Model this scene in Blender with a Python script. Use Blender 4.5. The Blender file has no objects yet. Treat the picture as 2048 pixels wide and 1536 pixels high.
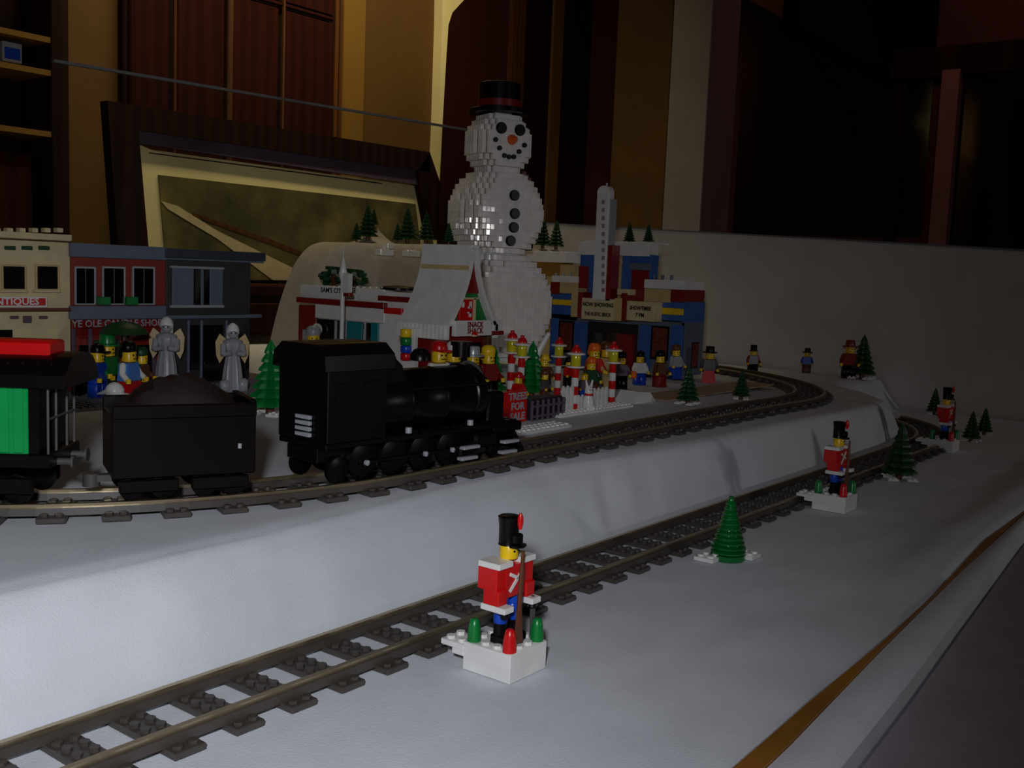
import bpy, bmesh, math, random
from mathutils import Vector, Matrix
random.seed(7)
S = bpy.context.scene
COL = S.collection
MM = 0.001

# ------------------------------------------------------------------ camera
RX = Vector((0.611934, -0.789905, 0.039834))
UY = Vector((0.061092, 0.097421, 0.993366))
FW = Vector((0.788546, 0.605441, -0.107872))
CAM = Vector((-266.587, -394.3973, 212.7646))
FPX = 2068.19
cd = bpy.data.cameras.new('camera')
cd.sensor_width = 36.0
cd.lens = 36.0 * FPX / 2048
cd.clip_start = 0.01
cd.clip_end = 60
cam = bpy.data.objects.new('camera', cd)
COL.objects.link(cam)
m = Matrix.Identity(4)
for i in range(3):
    m[i][0] = RX[i]; m[i][1] = UY[i]; m[i][2] = -FW[i]; m[i][3] = CAM[i] * MM
cam.matrix_world = m
S.camera = cam

# ------------------------------------------------------------------ world, lights, exposure
W = bpy.data.worlds.new('world'); S.world = W
W.use_nodes = True
W.node_tree.nodes['Background'].inputs[0].default_value = (0.9, 0.50, 0.48, 1)
W.node_tree.nodes['Background'].inputs[1].default_value = 0.008
S.view_settings.view_transform = 'Standard'
S.view_settings.look = 'None'
S.view_settings.gamma = 1
S.view_settings.use_curve_mapping = False
S.view_settings.exposure = 0.0


def area(name, loc, target, size, watts, col):
    l = bpy.data.lights.new(name, 'AREA'); l.energy = watts; l.color = col
    l.shape = 'DISK'; l.size = size
    o = bpy.data.objects.new(name, l); COL.objects.link(o)
    o.location = Vector(loc) * MM
    d = (Vector(target) - Vector(loc)).normalized()
    o.rotation_euler = d.to_track_quat('-Z', 'Y').to_euler()
    return o


fl = area('camera_flash', (-330, -400, 300), (-330 + 592, -400 + 757, 300 - 276), 0.03, 1.0, (0.91, 0.925, 1.0))
fl.data.type = 'SPOT'; fl.data.energy = 10.6; fl.data.shadow_soft_size = 0.02
fl.data.spot_size = math.radians(92); fl.data.spot_blend = 1.0
area('ceiling_lamp', (300, -200, 2300), (900, 600, 0), 0.10, 0.55, (1.0, 0.84, 0.74))
hl = area('hall_lamp', (1330, 1130, 1500), (1330, 1600, 800), 0.9, 5.4, (1.0, 0.82, 0.50))
hl.data.shape = 'RECTANGLE'; hl.data.size = 1.1; hl.data.size_y = 0.08; hl.data.spread = math.radians(130)
area('right_lamp', (1212, -1800, 352), (1030, 640, 275), 0.16, 1.5, (1.0, 0.96, 0.95))
area('pillar_fill', (1720, 900, 1500), (2500, 900, 500), 0.4, 0.06, (1.0, 0.75, 0.60))  # added fill, no visible source: brightens the pillar's near face
area('passage_fill', (2500, 1950, 1700), (2500, 2700, 700), 0.5, 5.0, (1.0, 0.80, 0.50))  # added fill, no visible source: lifts the far wall beyond the opening
area('far_room_fill', (3300, 600, 1900), (4300, 600, 300), 0.4, 1.6, (1.0, 0.45, 0.35))  # added reddish fill, no visible source: lifts the maroon wall

# ------------------------------------------------------------------ projecting photograph measurements onto real planes (mm)
def ray(px, py):
    return RX * ((px - 1024) / FPX) - UY * ((py - 768) / FPX) + FW
def at(px, py, z=58.0):
    d = ray(px, py); t = (z - CAM.z) / d.z
    return CAM + d * t
def atv(px, py, v):
    d = ray(px, py); t = (v - CAM.y) / d.y
    return CAM + d * t
def atu(px, py, u):
    d = ray(px, py); t = (u - CAM.x) / d.x
    return CAM + d * t
def scale_at(p):
    return FPX / ((Vector(p) - CAM).dot(FW))       # px per mm


# ------------------------------------------------------------------ materials
MATS = {}
def lin(c):
    return tuple((x / 12.92 if x <= 0.04045 else ((x + 0.055) / 1.055) ** 2.4) for x in c)
def mat(name, rgb, rough=0.4, spec=0.5, var=0.08, scale=60, bump=0.0, bscale=400, metal=0.0, emit=None, estr=1.0, wood=False, trans=0.0):
    if name in MATS: return MATS[name]
    M = bpy.data.materials.new(name); M.use_nodes = True
    nt = M.node_tree; b = nt.nodes['Principled BSDF']
    rgb = lin(rgb)
    tc = nt.nodes.new('ShaderNodeTexCoord')
    if wood:
        n = nt.nodes.new('ShaderNodeTexWave'); n.inputs['Scale'].default_value = scale
        n.inputs['Distortion'].default_value = 6.0; n.inputs['Detail'].default_value = 3
        mp = nt.nodes.new('ShaderNodeMapping'); mp.inputs['Scale'].default_value = (1, 1, 0.12)
        nt.links.new(tc.outputs['Object'], mp.inputs[0]); nt.links.new(mp.outputs[0], n.inputs['Vector'])
        fac = n.outputs['Fac']
    else:
        n = nt.nodes.new('ShaderNodeTexNoise'); n.inputs['Scale'].default_value = scale
        n.inputs['Detail'].default_value = 4
        nt.links.new(tc.outputs['Object'], n.inputs['Vector']); fac = n.outputs['Fac']
    cr = nt.nodes.new('ShaderNodeValToRGB')
    cr.color_ramp.elements[0].position = 0.3; cr.color_ramp.elements[1].position = 0.7
    cr.color_ramp.elements[0].color = tuple(max(0, c * (1 - var)) for c in rgb) + (1,)
    cr.color_ramp.elements[1].color = tuple(min(1, c * (1 + var)) for c in rgb) + (1,)
    nt.links.new(fac, cr.inputs[0]); nt.links.new(cr.outputs[0], b.inputs['Base Color'])
    b.inputs['Roughness'].default_value = rough
    b.inputs['Metallic'].default_value = metal
    b.inputs['Specular IOR Level'].default_value = spec
    if trans: b.inputs['Transmission Weight'].default_value = trans
    if bump:
        n2 = nt.nodes.new('ShaderNodeTexNoise'); n2.inputs['Scale'].default_value = bscale
        n2.inputs['Detail'].default_value = 6
        nt.links.new(tc.outputs['Object'], n2.inputs['Vector'])
        bp = nt.nodes.new('ShaderNodeBump'); bp.inputs['Strength'].default_value = bump
        bp.inputs['Distance'].default_value = 0.002
        nt.links.new(n2.outputs['Fac'], bp.inputs['Height']); nt.links.new(bp.outputs[0], b.inputs['Normal'])
    if emit:
        b.inputs['Emission Color'].default_value = lin(emit) + (1,)
        b.inputs['Emission Strength'].default_value = estr
    MATS[name] = M
    return M


CLOTH = mat('white_cloth', (0.86, 0.88, 0.90), rough=0.95, spec=0.1, var=0.05, scale=25, bump=0.2, bscale=900)
WHITE = mat('white_plastic', (0.90, 0.90, 0.88), rough=0.28)
SNOWW = mat('snowman_white_plastic', (0.97, 0.96, 0.94), rough=0.07, spec=0.6)
BLACK = mat('black_plastic', (0.05, 0.03, 0.036), rough=0.30, spec=0.22)
DGREY = mat('dark_grey_plastic', (0.32, 0.31, 0.30), rough=0.4)
RGREY = mat('rail_grey_plastic', (0.27, 0.25, 0.23), rough=0.42)
LGREY = mat('light_grey_plastic', (0.62, 0.64, 0.66), rough=0.35)
RED = mat('red_plastic', (0.80, 0.05, 0.05), rough=0.3)
DRED = mat('dark_red_plastic', (0.50, 0.05, 0.06), rough=0.35)
BROWN = mat('brown_plastic', (0.38, 0.20, 0.11), rough=0.4)
MBLUE = mat('medium_blue_plastic', (0.20, 0.38, 0.66), rough=0.35)
BLUE = mat('blue_plastic', (0.07, 0.27, 0.72), rough=0.3)
SBLUE = mat('sand_blue_plastic', (0.38, 0.43, 0.50), rough=0.4)
LBLUE = mat('light_blue_plastic', (0.30, 0.52, 0.82), rough=0.3)
YELL = mat('yellow_plastic', (0.95, 0.78, 0.08), rough=0.3)
ORANGE = mat('orange_plastic', (0.95, 0.42, 0.08), rough=0.3)
TAN = mat('tan_plastic', (0.80, 0.70, 0.48), rough=0.4)
CREAM = mat('cream_plastic', (0.84, 0.78, 0.60), rough=0.4)
GREEN = mat('green_plastic', (0.04, 0.48, 0.20), rough=0.3)
BGREEN = mat('bright_green_plastic', (0.03, 0.62, 0.30), rough=0.3)
DGREEN = mat('dark_green_plastic', (0.04, 0.25, 0.10), rough=0.45)
TEAL = mat('teal_plastic', (0.05, 0.50, 0.52), rough=0.3)
PURP = mat('purple_grey_plastic', (0.36, 0.30, 0.36), rough=0.4)
STEEL = mat('rail_metal', (0.75, 0.68, 0.55), rough=0.3, metal=0.9)
SILV = mat('silver_plastic', (0.72, 0.74, 0.76), rough=0.3, metal=0.3)
TGREEN = mat('glossy_tree_green', (0.02, 0.42, 0.16), rough=0.12, spec=0.7)
TYEL = mat('clear_yellow_plastic', (0.92, 0.88, 0.18), rough=0.12, trans=0.35)
GLASSD = mat('dark_window_glass', (0.05, 0.05, 0.07), rough=0.08, spec=0.8)
OCHRE = mat('ochre_wall_paint', (0.37, 0.25, 0.02), rough=0.8, var=0.10, scale=6)
OCHREL = mat('light_ochre_trim_paint', (0.50, 0.36, 0.06), rough=0.8, scale=6)
CREAMP = mat('cream_paint', (0.96, 0.91, 0.66), rough=0.6, scale=6)
WOODR = mat('red_brown_wood', (0.19, 0.055, 0.03), rough=0.8, spec=0.1, wood=True, scale=9, var=0.2)
WOODD = mat('dark_wood', (0.14, 0.06, 0.04), rough=0.7, spec=0.15, wood=True, scale=9, var=0.3)
WOODY = mat('yellow_brown_wood', (0.36, 0.21, 0.06), rough=0.5, wood=True, scale=12, var=0.2)
WOODG = mat('golden_table_wood', (0.62, 0.42, 0.16), rough=0.4, scale=14, var=0.3)
BOARD = mat('off_white_board', (0.80, 0.78, 0.76), rough=0.7, scale=8)
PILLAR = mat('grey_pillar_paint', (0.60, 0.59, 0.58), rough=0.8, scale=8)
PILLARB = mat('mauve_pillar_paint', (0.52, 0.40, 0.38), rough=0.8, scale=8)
MAROON = mat('maroon_wall_paint', (0.26, 0.07, 0.05), rough=0.7, scale=4, var=0.2)
BRWALL = mat('brown_wall_paint', (0.46, 0.32, 0.12), rough=0.8, scale=4, var=0.15)
LEDGE = mat('grey_ledge_fabric', (0.64, 0.60, 0.63), rough=0.95, spec=0.1, scale=30, bump=0.3, bscale=700)
FLOORM = mat('dark_carpet', (0.16, 0.10, 0.08), rough=0.95, bump=0.3, bscale=300)

# clear acrylic
ACR = bpy.data.materials.new('clear_acrylic'); ACR.use_nodes = True
nt = ACR.node_tree
for n in list(nt.nodes):
    if n.type != 'OUTPUT_MATERIAL': nt.nodes.remove(n)
mx = nt.nodes.new('ShaderNodeMixShader'); tr = nt.nodes.new('ShaderNodeBsdfTransparent'); gl = nt.nodes.new('ShaderNodeBsdfGlossy')
gl.inputs['Roughness'].default_value = 0.05; tr.inputs[0].default_value = (0.96, 0.97, 0.97, 1)
lw = nt.nodes.new('ShaderNodeLayerWeight'); lw.inputs[0].default_value = 0.25
mu = nt.nodes.new('ShaderNodeMath'); mu.operation = 'MULTIPLY'; mu.inputs[1].default_value = 0.35
nt.links.new(lw.outputs['Fresnel'], mu.inputs[0]); nt.links.new(mu.outputs[0], mx.inputs[0])
nt.links.new(tr.outputs[0], mx.inputs[1]); nt.links.new(gl.outputs[0], mx.inputs[2])
nt.links.new(mx.outputs[0], nt.nodes['Material Output'].inputs[0])
ACRE = mat('frosted_acrylic_edge', (0.45, 0.47, 0.50), rough=0.5)

# landscape print
PIC = bpy.data.materials.new('landscape_print'); PIC.use_nodes = True
nt = PIC.node_tree; b = nt.nodes['Principled BSDF']; b.inputs['Roughness'].default_value = 0.8
tc = nt.nodes.new('ShaderNodeTexCoord')
n1 = nt.nodes.new('ShaderNodeTexNoise'); n1.inputs['Scale'].default_value = 9; n1.inputs['Detail'].default_value = 8
nt.links.new(tc.outputs['Object'], n1.inputs['Vector'])
cr = nt.nodes.new('ShaderNodeValToRGB')
e = cr.color_ramp.elements
e[0].position = 0.3; e[0].color = lin((0.20, 0.20, 0.10)) + (1,)
e[1].position = 0.7; e[1].color = lin((0.50, 0.45, 0.24)) + (1,)
k = e.new(0.5); k.color = lin((0.34, 0.32, 0.16)) + (1,)
nt.links.new(n1.outputs['Fac'], cr.inputs[0]); nt.links.new(cr.outputs[0], b.inputs['Base Color'])


# ------------------------------------------------------------------ mesh builder (world mm)
class MB:
    def __init__(s):
        s.v = []; s.f = []; s.m = []
    def add(s, vs, fs, mi=0, M=None):
        o = len(s.v)
        for p in vs:
            p = Vector(p)
            s.v.append(tuple(M @ p) if M is not None else tuple(p))
        for f in fs:
            s.f.append(tuple(o + i for i in f)); s.m.append(mi)
    def box(s, a, b, mi=0, M=None, ch=0.0):
        x0, y0, z0 = [min(a[i], b[i]) for i in range(3)]; x1, y1, z1 = [max(a[i], b[i]) for i in range(3)]
        if ch > 0:
            c = min(ch, (x1 - x0) * .45, (y1 - y0) * .45, (z1 - z0) * .45)
            vs = []
            for z, q in ((z0, c), (z0 + c, 0), (z1 - c, 0), (z1, c)):
                xa, xb, ya, yb = x0 + q, x1 - q, y0 + q, y1 - q
                d = c
                vs += [(xa + d, ya, z), (xb - d, ya, z), (xb, ya + d, z), (xb, yb - d, z), (xb - d, yb, z), (xa + d, yb, z), (xa, yb - d, z), (xa, ya + d, z)]
            fs = [tuple(reversed(range(8))), tuple(range(24, 32))]
            for r in range(3):
                for i in range(8):
                    j = (i + 1) % 8
                    fs.append((r * 8 + i, r * 8 + j, r * 8 + 8 + j, r * 8 + 8 + i))
            s.add(vs, fs, mi, M); return s
        vs = [(x0, y0, z0), (x1, y0, z0), (x1, y1, z0), (x0, y1, z0), (x0, y0, z1), (x1, y0, z1), (x1, y1, z1), (x0, y1, z1)]
        fs = [(3, 2, 1, 0), (4, 5, 6, 7), (0, 1, 5, 4), (1, 2, 6, 5), (2, 3, 7, 6), (3, 0, 4, 7)]
        s.add(vs, fs, mi, M); return s
    def lathe(s, prof, c=(0, 0, 0), n=16, mi=0, M=None, star=0.0):
        vs = []; fs = []
        for r, z in prof:
            for i in range(n):
                a = 2 * math.pi * i / n
                q = r * (1 - star * (i % 2))
                vs.append((c[0] + q * math.cos(a), c[1] + q * math.sin(a), c[2] + z))
        for k in range(len(prof) - 1):
            for i in range(n):
                j = (i + 1) % n
                fs.append((k * n + i, k * n + j, (k + 1) * n + j, (k + 1) * n + i))
        fs.append(tuple(reversed(range(n)))); fs.append(tuple(range((len(prof) - 1) * n, len(prof) * n)))
        s.add(vs, fs, mi, M); return s
    def cyl(s, c, r, h, n=16, mi=0, M=None, r2=None):
        r2 = r if r2 is None else r2
        return s.lathe([(r, 0), (r2, h)], c, n, mi, M)
    def tube(s, a, b, r, n=10, mi=0, r2=None):
        a = Vector(a); b = Vector(b); d = b - a
        M = Matrix.Translation(a) @ d.to_track_quat('Z', 'Y').to_matrix().to_4x4()
        return s.lathe([(r, 0), (r if r2 is None else r2, d.length)], (0, 0, 0), n, mi, M)
    def ball(s, c, r, n=14, mi=0, sz=1.0, half=False):
        k = 7; prof = []
        a0 = 0 if half else -math.pi / 2
        for i in range(k + 1):
            a = a0 + (math.pi / 2 - a0) * i / k
            prof.append((max(r * math.cos(a), 0.01), r * sz * math.sin(a)))
        return s.lathe(prof, c, n, mi)
    def prism(s, poly, a, b, axis, mi=0, M=None):
        """poly: 2-D points; axis 'x': (y,z) between x=a..b; 'y': (x,z); 'z': (x,y)"""
        n = len(poly); vs = []
        for t in (a, b):
            for p, q in poly:
                vs.append((t, p, q) if axis == 'x' else (p, t, q) if axis == 'y' else (p, q, t))
        fs = [tuple(range(n)), tuple(reversed(range(n, 2 * n)))]
        for i in range(n):
            j = (i + 1) % n
            fs.append((j, i, n + i, n + j))
        s.add(vs, fs, mi, M); return s
    def studs(s, x0, y0, z, nx, ny, mi=0, r=2.45, h=1.8, p=8.0, n=8):
        for i in range(nx):
            for j in range(ny):
                s.cyl((x0 + p * (i + .5), y0 + p * (j + .5), z - .05), r, h, n, mi)
        return s


def obj(name, mb, mats, parent=None, origin=None, smooth=None, rz=0.0):
    """Links one mesh. Vertices are in mm; with a parent they are relative to the parent's origin (world mm unless local builder)."""
    if isinstance(mb, MB):
        me = bpy.data.meshes.new(name)
        o3 = Vector(origin) if origin is not None else Vector((0, 0, 0))
        me.from_pydata([tuple((Vector(p) - o3) * MM) for p in mb.v], [], mb.f)
        for q in (mats if isinstance(mats, (list, tuple)) else [mats]): me.materials.append(q)
        for p, i in zip(me.polygons, mb.m): p.material_index = i
        bm = bmesh.new(); bm.from_mesh(me); bmesh.ops.recalc_face_normals(bm, faces=bm.faces); bm.to_mesh(me); bm.free()
        if smooth:
            for p in me.polygons: p.use_smooth = True
            me.set_sharp_from_angle(angle=math.radians(smooth))
    else:
        me = mb
    o = bpy.data.objects.new(name, me); COL.objects.link(o)
    if parent is not None: o.parent = parent
    elif origin is not None: o.location = Vector(origin) * MM
    if rz: o.rotation_euler.z = rz
    return o


def thing(name, label, cat, loc, rz=0.0, group=None):
    o = bpy.data.objects.new(name, None); COL.objects.link(o)
    o.location = Vector(loc) * MM; o.rotation_euler.z = rz
    o.empty_display_size = 0.01
    o['label'] = label; o['category'] = cat
    if group: o['group'] = group
    return o
def tag(o, label, cat, group=None):
    o['label'] = label; o['category'] = cat
    if group: o['group'] = group
    return o
def struct(o):
    o['kind'] = 'structure'; return o
KIDS = {}
def dup(root, loc, label, rz=None, sc=None, group=None):
    r = root.copy(); COL.objects.link(r); r.location = Vector(loc) * MM; r['label'] = label
    if rz is not None: r.rotation_euler.z = rz
    if sc is not None: r.scale = (sc, sc, sc) if not isinstance(sc, tuple) else sc
    if group: r['group'] = group
    for ch in list(bpy.data.objects):
        if ch.parent == root:
            c = ch.copy(); COL.objects.link(c); c.parent = r
            for g in list(bpy.data.objects):
                if g.parent == ch:
                    d = g.copy(); COL.objects.link(d); d.parent = c
    return r


def text(s, size, M, c, face, parent=None, origin=(0, 0, 0), name='lettering', bold=0.0, sx=1.0):
    """flat lettering, c = centre (world mm); face = direction it looks: 'u' (-u) or 'v' (-v)"""
    cu = bpy.data.curves.new(name, 'FONT'); cu.body = s; cu.size = size * MM
    cu.align_x = 'CENTER'; cu.align_y = 'CENTER'; cu.extrude = 0.15 * MM; cu.offset = bold * MM
    cu.resolution_u = 2
    t = bpy.data.objects.new('t', cu); COL.objects.link(t)
    dg = bpy.context.evaluated_depsgraph_get()
    me = bpy.data.meshes.new_from_object(t.evaluated_get(dg))
    bpy.data.objects.remove(t)
    if face == 'v': R = Matrix(((sx, 0, 0), (0, 0, -1), (0, 1, 0)))
    else: R = Matrix(((0, 0, -1), (-sx, 0, 0), (0, 1, 0)))
    off = (Vector(c) - Vector(origin)) * MM
    for v in me.vertices: v.co = R @ v.co + off
    me.materials.clear(); me.materials.append(M)
    me.name = name
    o = bpy.data.objects.new(name, me); COL.objects.link(o)
    if parent is not None: o.parent = parent
    return o


# boxes on facade planes from pixel rectangles, at true depth
def fu(mb, U, x0, y0, x1, y1, d=0.0, back=4.0, mi=0, ch=0.0):
    xm, ym = (x0 + x1) / 2, (y0 + y1) / 2
    a = atu(x0, ym, U - d).y; b = atu(x1, ym, U - d).y
    zt = atu(xm, y0, U - d).z; zb = atu(xm, y1, U - d).z
    if zb < 62: zb = 58.3
    mb.box((U - d, a, zb), (U + back, b, zt), mi, ch=ch); return (a, b, zb, zt)
def fv(mb, V, x0, y0, x1, y1, d=0.0, back=4.0, mi=0, ch=0.0):
    xm, ym = (x0 + x1) / 2, (y0 + y1) / 2
    a = atv(x0, ym, V - d).x; b = atv(x1, ym, V - d).x
    zt = atv(xm, y0, V - d).z; zb = atv(xm, y1, V - d).z
    if 45 < zb < 62 and V < 800: zb = 60.2 if V == 700.0 else 58.3
    mb.box((a, V - d, zb), (b, V + back, zt), mi, ch=ch); return (a, b, zb, zt)


# ------------------------------------------------------------------ room
def sm(t):
    t = max(0.0, min(1.0, t)); return t * t * (3 - 2 * t)
def lerp_poly(pts, x):
    if x <= pts[0][0]: return pts[0][1]
    for (a, p), (b, q) in zip(pts, pts[1:]):
        if x <= b: return p + (q - p) * (x - a) / (b - a)
    return pts[-1][1]

mb = MB(); mb.box((-3000, -3000, -790), (6000, 5000, -760)); struct(obj('floor', mb, FLOORM))
WV = 1600.0                                   # the ochre wall behind the display
ux = lambda px, py=150, v=WV: atv(px, py, v).x
mb = MB(); mb.box((-1200, WV, -760), (ux(884, 120), WV + 90, 2200)); mb.box((ux(884, 120), WV, atv(1060, -102, WV).z + 190), (4200, WV + 90, 2200)); struct(obj('wall_back', mb, OCHRE))
# brown panelled cabinet front on that wall
cab = thing('wooden_cabinet', 'tall red-brown panelled cabinet against the ochre wall behind the big picture', 'cabinet', (ux(440), WV - 30, -760))
og = cab.location / MM
def cbox(name, x0, x1, z0, z1, d0, d1, M):
    q = MB(); q.box((x0, WV - d1, z0), (x1, WV - d0, z1), ch=3); return obj(name, q, M, cab, og)
cx = [ux(235), ux(330), ux(440), ux(547), ux(655)]
cbox('body', cx[0], cx[4], -760, 1100, 0, 22, WOODD)
for i in range(4):
    for z0, z1 in ((-700, 120), (135, 500), (515, 800), (815, 1080)):
        cbox('panel', cx[i] + 10, cx[i + 1] - 10, z0, z1, 20, 30, WOODR)
for i in (1, 2, 3):
    w = 7 if i == 2 else 3
    cbox('stile', cx[i] - w, cx[i] + w, -700, 1090, 28, 40, WOODY)
for z in (508, 128, 808):
    cbox('rail', cx[0] + 12, cx[4] - 12, z - 5, z + 5, 26, 34, WOODR)
mb = MB()
for a, b in ((655, 662), (664, 671)): mb.box((ux(a), WV - 26, -760), (ux(b), WV, 1100))
struct(obj('trim_1', mb, WOODY))
mb = MB(); mb.box((ux(674), WV - 12, -760), (ux(722), WV, 1100)); struct(obj('trim_2', mb, OCHREL)); 
# cream casing with a curved bracket at the opening
pl = [atv(x, y, WV - 30) for x, y in ((886, -40), (884, 60), (878, 250), (871, 400), (866, 520), (872, 520), (878, 390), (885, 250), (893, 110), (897, 50), (905, 25), (928, 0), (975, -50), (1060, -100), (1060, -400), (886, -400))]
mb = MB(); mb.prism([(p.x, p.z) for p in pl], WV - 30, WV + 20, 'y'); struct(obj('trim_3', mb, CREAMP))
# rooms beyond the opening
V2 = 2700.0
mb = MB(); mb.box((2200, V2, -760), (5200, V2 + 60, 2600)); struct(obj('wall_far', mb, MAROON))
for k, (x0, x1, M, dd) in enumerate(((1012, 1036, WOODY, 30), (1092, 1112, BRWALL, 30), (1226, 1330, BRWALL, 40), (1036, 1190, WOODD, 16), (1190, 1226, BLACK, 20))):
    mb = MB(); mb.box((atv(x0, 200, V2).x, V2 - dd, -760), (atv(x1, 200, V2).x, V2, 2400)); struct(obj('trim_%d' % (k + 4), mb, M))
# pillar with two faces
pc = atu(1333, 300, 2500); pe = atu(1408, 300, 2500)
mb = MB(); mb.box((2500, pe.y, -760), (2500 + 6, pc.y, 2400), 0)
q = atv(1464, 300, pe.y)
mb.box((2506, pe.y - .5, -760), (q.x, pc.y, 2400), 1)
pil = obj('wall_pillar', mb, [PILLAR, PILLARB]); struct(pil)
# dark window wall to the right
U3 = 4300.0
mb = MB(); mb.box((U3, -1500, -760), (U3 + 60, V2, 2600)); struct(obj('wall_right', mb, MAROON))
win = bpy.data.objects.new('window_1', None); COL.objects.link(win); win.location = (U3 * MM, 0.3, 0); win['kind'] = 'structure'
def wbox(name, x0, y0, x1, y1, d, M):
    q = MB(); fu(q, U3, x0, y0, x1, y1, d, -1); return obj(name, q, M, win, win.location / MM)
wbox('pane', 1480, -30, 1862, 470, 8, GLASSD)
wbox('pane', 1912, 155, 2100, 500, 8, GLASSD)
wbox('mullion', 1870, 140, 1905, 500, 60, PILLARB)
wbox('sash', 1785, 86, 2120, 146, 40, WOODD)
wbox('mullion', 1778, 150, 1800, 480, 24, WOODD)

mb = MB(); fu(mb, U3, 1228, -80, 1336, 500, 30, -1); struct(obj('trim_9', mb, mat('olive_brown_panel', (0.52, 0.40, 0.20), rough=.8, scale=5)))
# left shelf unit
sh = thing('wall_shelf', 'brown open shelf unit with pale shelf edges beside the ochre wall', 'shelf', (ux(40), WV - 120, -760))
so = sh.location / MM
def sbox(name, x0, y0, x1, y1, d0, d1, M):
    q = MB(); a = atv(x0, (y0 + y1) / 2, WV - d1); b = atv(x1, (y0 + y1) / 2, WV - d1)
    zt = atv((x0 + x1) / 2, y0, WV - d1).z; zb = atv((x0 + x1) / 2, y1, WV - d1).z
    q.box((a.x, WV - d1, zb), (b.x, WV - d0, zt), ch=2); return obj(name, q, M, sh, so)
sbox('back_panel', -120, -60, 104, 640, 1, 8, WOODD)
for y in (66, 132, 254):
    p0 = atv(-120, y, WV - 120); p1 = atv(104, y + 14, WV - 120)
    q = MB(); q.box((p0.x, WV - 120, p1.z - 6), (p1.x, WV - 8, p1.z + 4)); obj('shelf_board', q, OCHREL, sh, so)
sbox('side_panel', 104, -60, 139, 640, 0, 122, WOODD)
sbox('door', -100, 300, 66, 640, 90, 100, WOODR)
p = atv(25, 128, WV - 100)
bxw = thing('storage_box', 'small blue and white box on the upper left shelf', 'box', (p.x, WV - 70, p.z + 4))
mb = MB(); mb.box((p.x - 18, WV - 100, p.z + 3), (p.x + 18, WV - 40, p.z + 38), ch=1); obj('carton', mb, LGREY, bxw, bxw.location / MM)
mb = MB(); mb.box((p.x - 14, WV - 101, p.z + 8), (p.x + 14, WV - 99, p.z + 28), ch=.3); obj('front_label', mb, BLUE, bxw, bxw.location / MM)

# ------------------------------------------------------------------ framed landscape leaning behind the display
FV = 1480.0
def P(x, y, d=0.0): return atv(x, y, FV - d)
fr = thing('framed_landscape', 'big dark-framed landscape with cream mat leaning behind the shops', 'picture', P(540, 480))
fo = fr.location / MM
def quad(name, pts, d0, d1, M):
    q = MB(); w = [P(x, y) for x, y in pts]
    q.prism([(a.x, a.z) for a in w], FV - d1, FV - d0, 'y'); return obj(name, q, M, fr, fo)
quad('frame_rail', [(200, 203), (262, 262), (845, 345), (845, 305)], 0, 26, WOODD)
quad('frame_rail', [(200, 203), (262, 262), (288, 560), (226, 560)], 0, 26, WOODD)
quad('frame_rail', [(845, 305), (820, 345), (846, 480), (905, 480)], 0, 26, WOODD)
quad('frame_liner', [(262, 262), (262, 286), (840, 372), (836, 340)], 0, 18, PURP)
quad('mat_board', [(262, 284), (300, 300), (842, 374), (870, 520), (560, 560), (288, 560)], 0, 6, CREAMP)
quad('mat_line', [(294, 305), (294, 307), (760, 368), (760, 366)], 5, 7, WOODD)
ZB = P(560, 560).z
pc_ = quad('painting', [(312, 350), (826, 408), (845, 560), (330, 560)], 5, 9, PIC)
quad('painted_path', [(316, 402), (350, 412), (430, 462), (548, 520), (600, 545), (600, 560), (540, 560), (430, 478), (330, 418)], 8.5, 10, CREAM)
quad('painted_path', [(380, 425), (540, 480), (640, 520), (640, 528), (540, 490), (380, 432)], 8.5, 10, WOODY)

zmin = min(v.co.z for c in fr.children for v in c.data.vertices) / MM + fo.z
sd = thing('sideboard', 'low dark wooden sideboard carrying the framed landscape behind the shops', 'sideboard', (1080, 1450, -760)); sdo = sd.location / MM
q = MB(); q.box((760, 1380, -720), (1700, 1500, zmin - 26), ch=3); obj('body', q, WOODD, sd, sdo)
q = MB(); q.box((750, 1372, zmin - 26), (1710, 1510, zmin - 1), ch=4); obj('top_board', q, WOODR, sd, sdo)
for i in range(4):
    x = 770 + 232 * i
    q = MB(); q.box((x, 1370, -700), (x + 222, 1382, zmin - 40), ch=3); dr_ = obj('door', q, WOODR, sd, sdo)
    q = MB(); q.cyl((x + (200 if i % 2 == 0 else 22), 1362, -260), 9, 14, 12); obj('knob', q, STEEL, dr_, sdo)
for x in (790, 1670):
    for y in (1400, 1480):
        q = MB(); q.cyl((x, y, -760), 22, 42, 12); obj('leg', q, WOODD, sd, sdo)

# ------------------------------------------------------------------ table, edge, ledge
EDGE = [(-300, -211), (144, -212), (240, -209), (363, -208), (479, -203), (671, -190), (821, -190), (1700, -162)]
def edge(u): return lerp_poly(EDGE, u)
BL = [(-300, -246), (172, -247), (301, -239), (446, -228), (749, -206), (1700, -170)]
RL = [(-300, -224), (151, -224), (347, -212), (546, -202), (821, -192), (1700, -165)]
tb = thing('display_table', 'golden wood table edge showing past the white cloth', 'table', (700, 400, -760))
to = tb.location / MM
mb = MB(); mb.box((-320, -138, -30), (1680, 1220, -9)); obj('tabletop', mb, WOODG, tb, to)
mb = MB()
us = [-320 + i * 50 for i in range(39)]
mb.prism([(u, lerp_poly(RL, u) + .4) for u in us] + [(u, max(edge(u) - 1, lerp_poly(RL, u) + .8)) for u in reversed(us)], -30, 0.6, 'z'); obj('wooden_edging', mb, WOODG, tb, to)
for x in (-250, 1600):
    for y in (-120, 1150):
        mb = MB(); mb.box((x - 30, y - 30, -760), (x + 30, y + 30, -30), ch=4); obj('leg', mb, WOODG, tb, to)
mb = MB(); n = 6; us = [-320 + i * 50 for i in range(41)]
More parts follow.
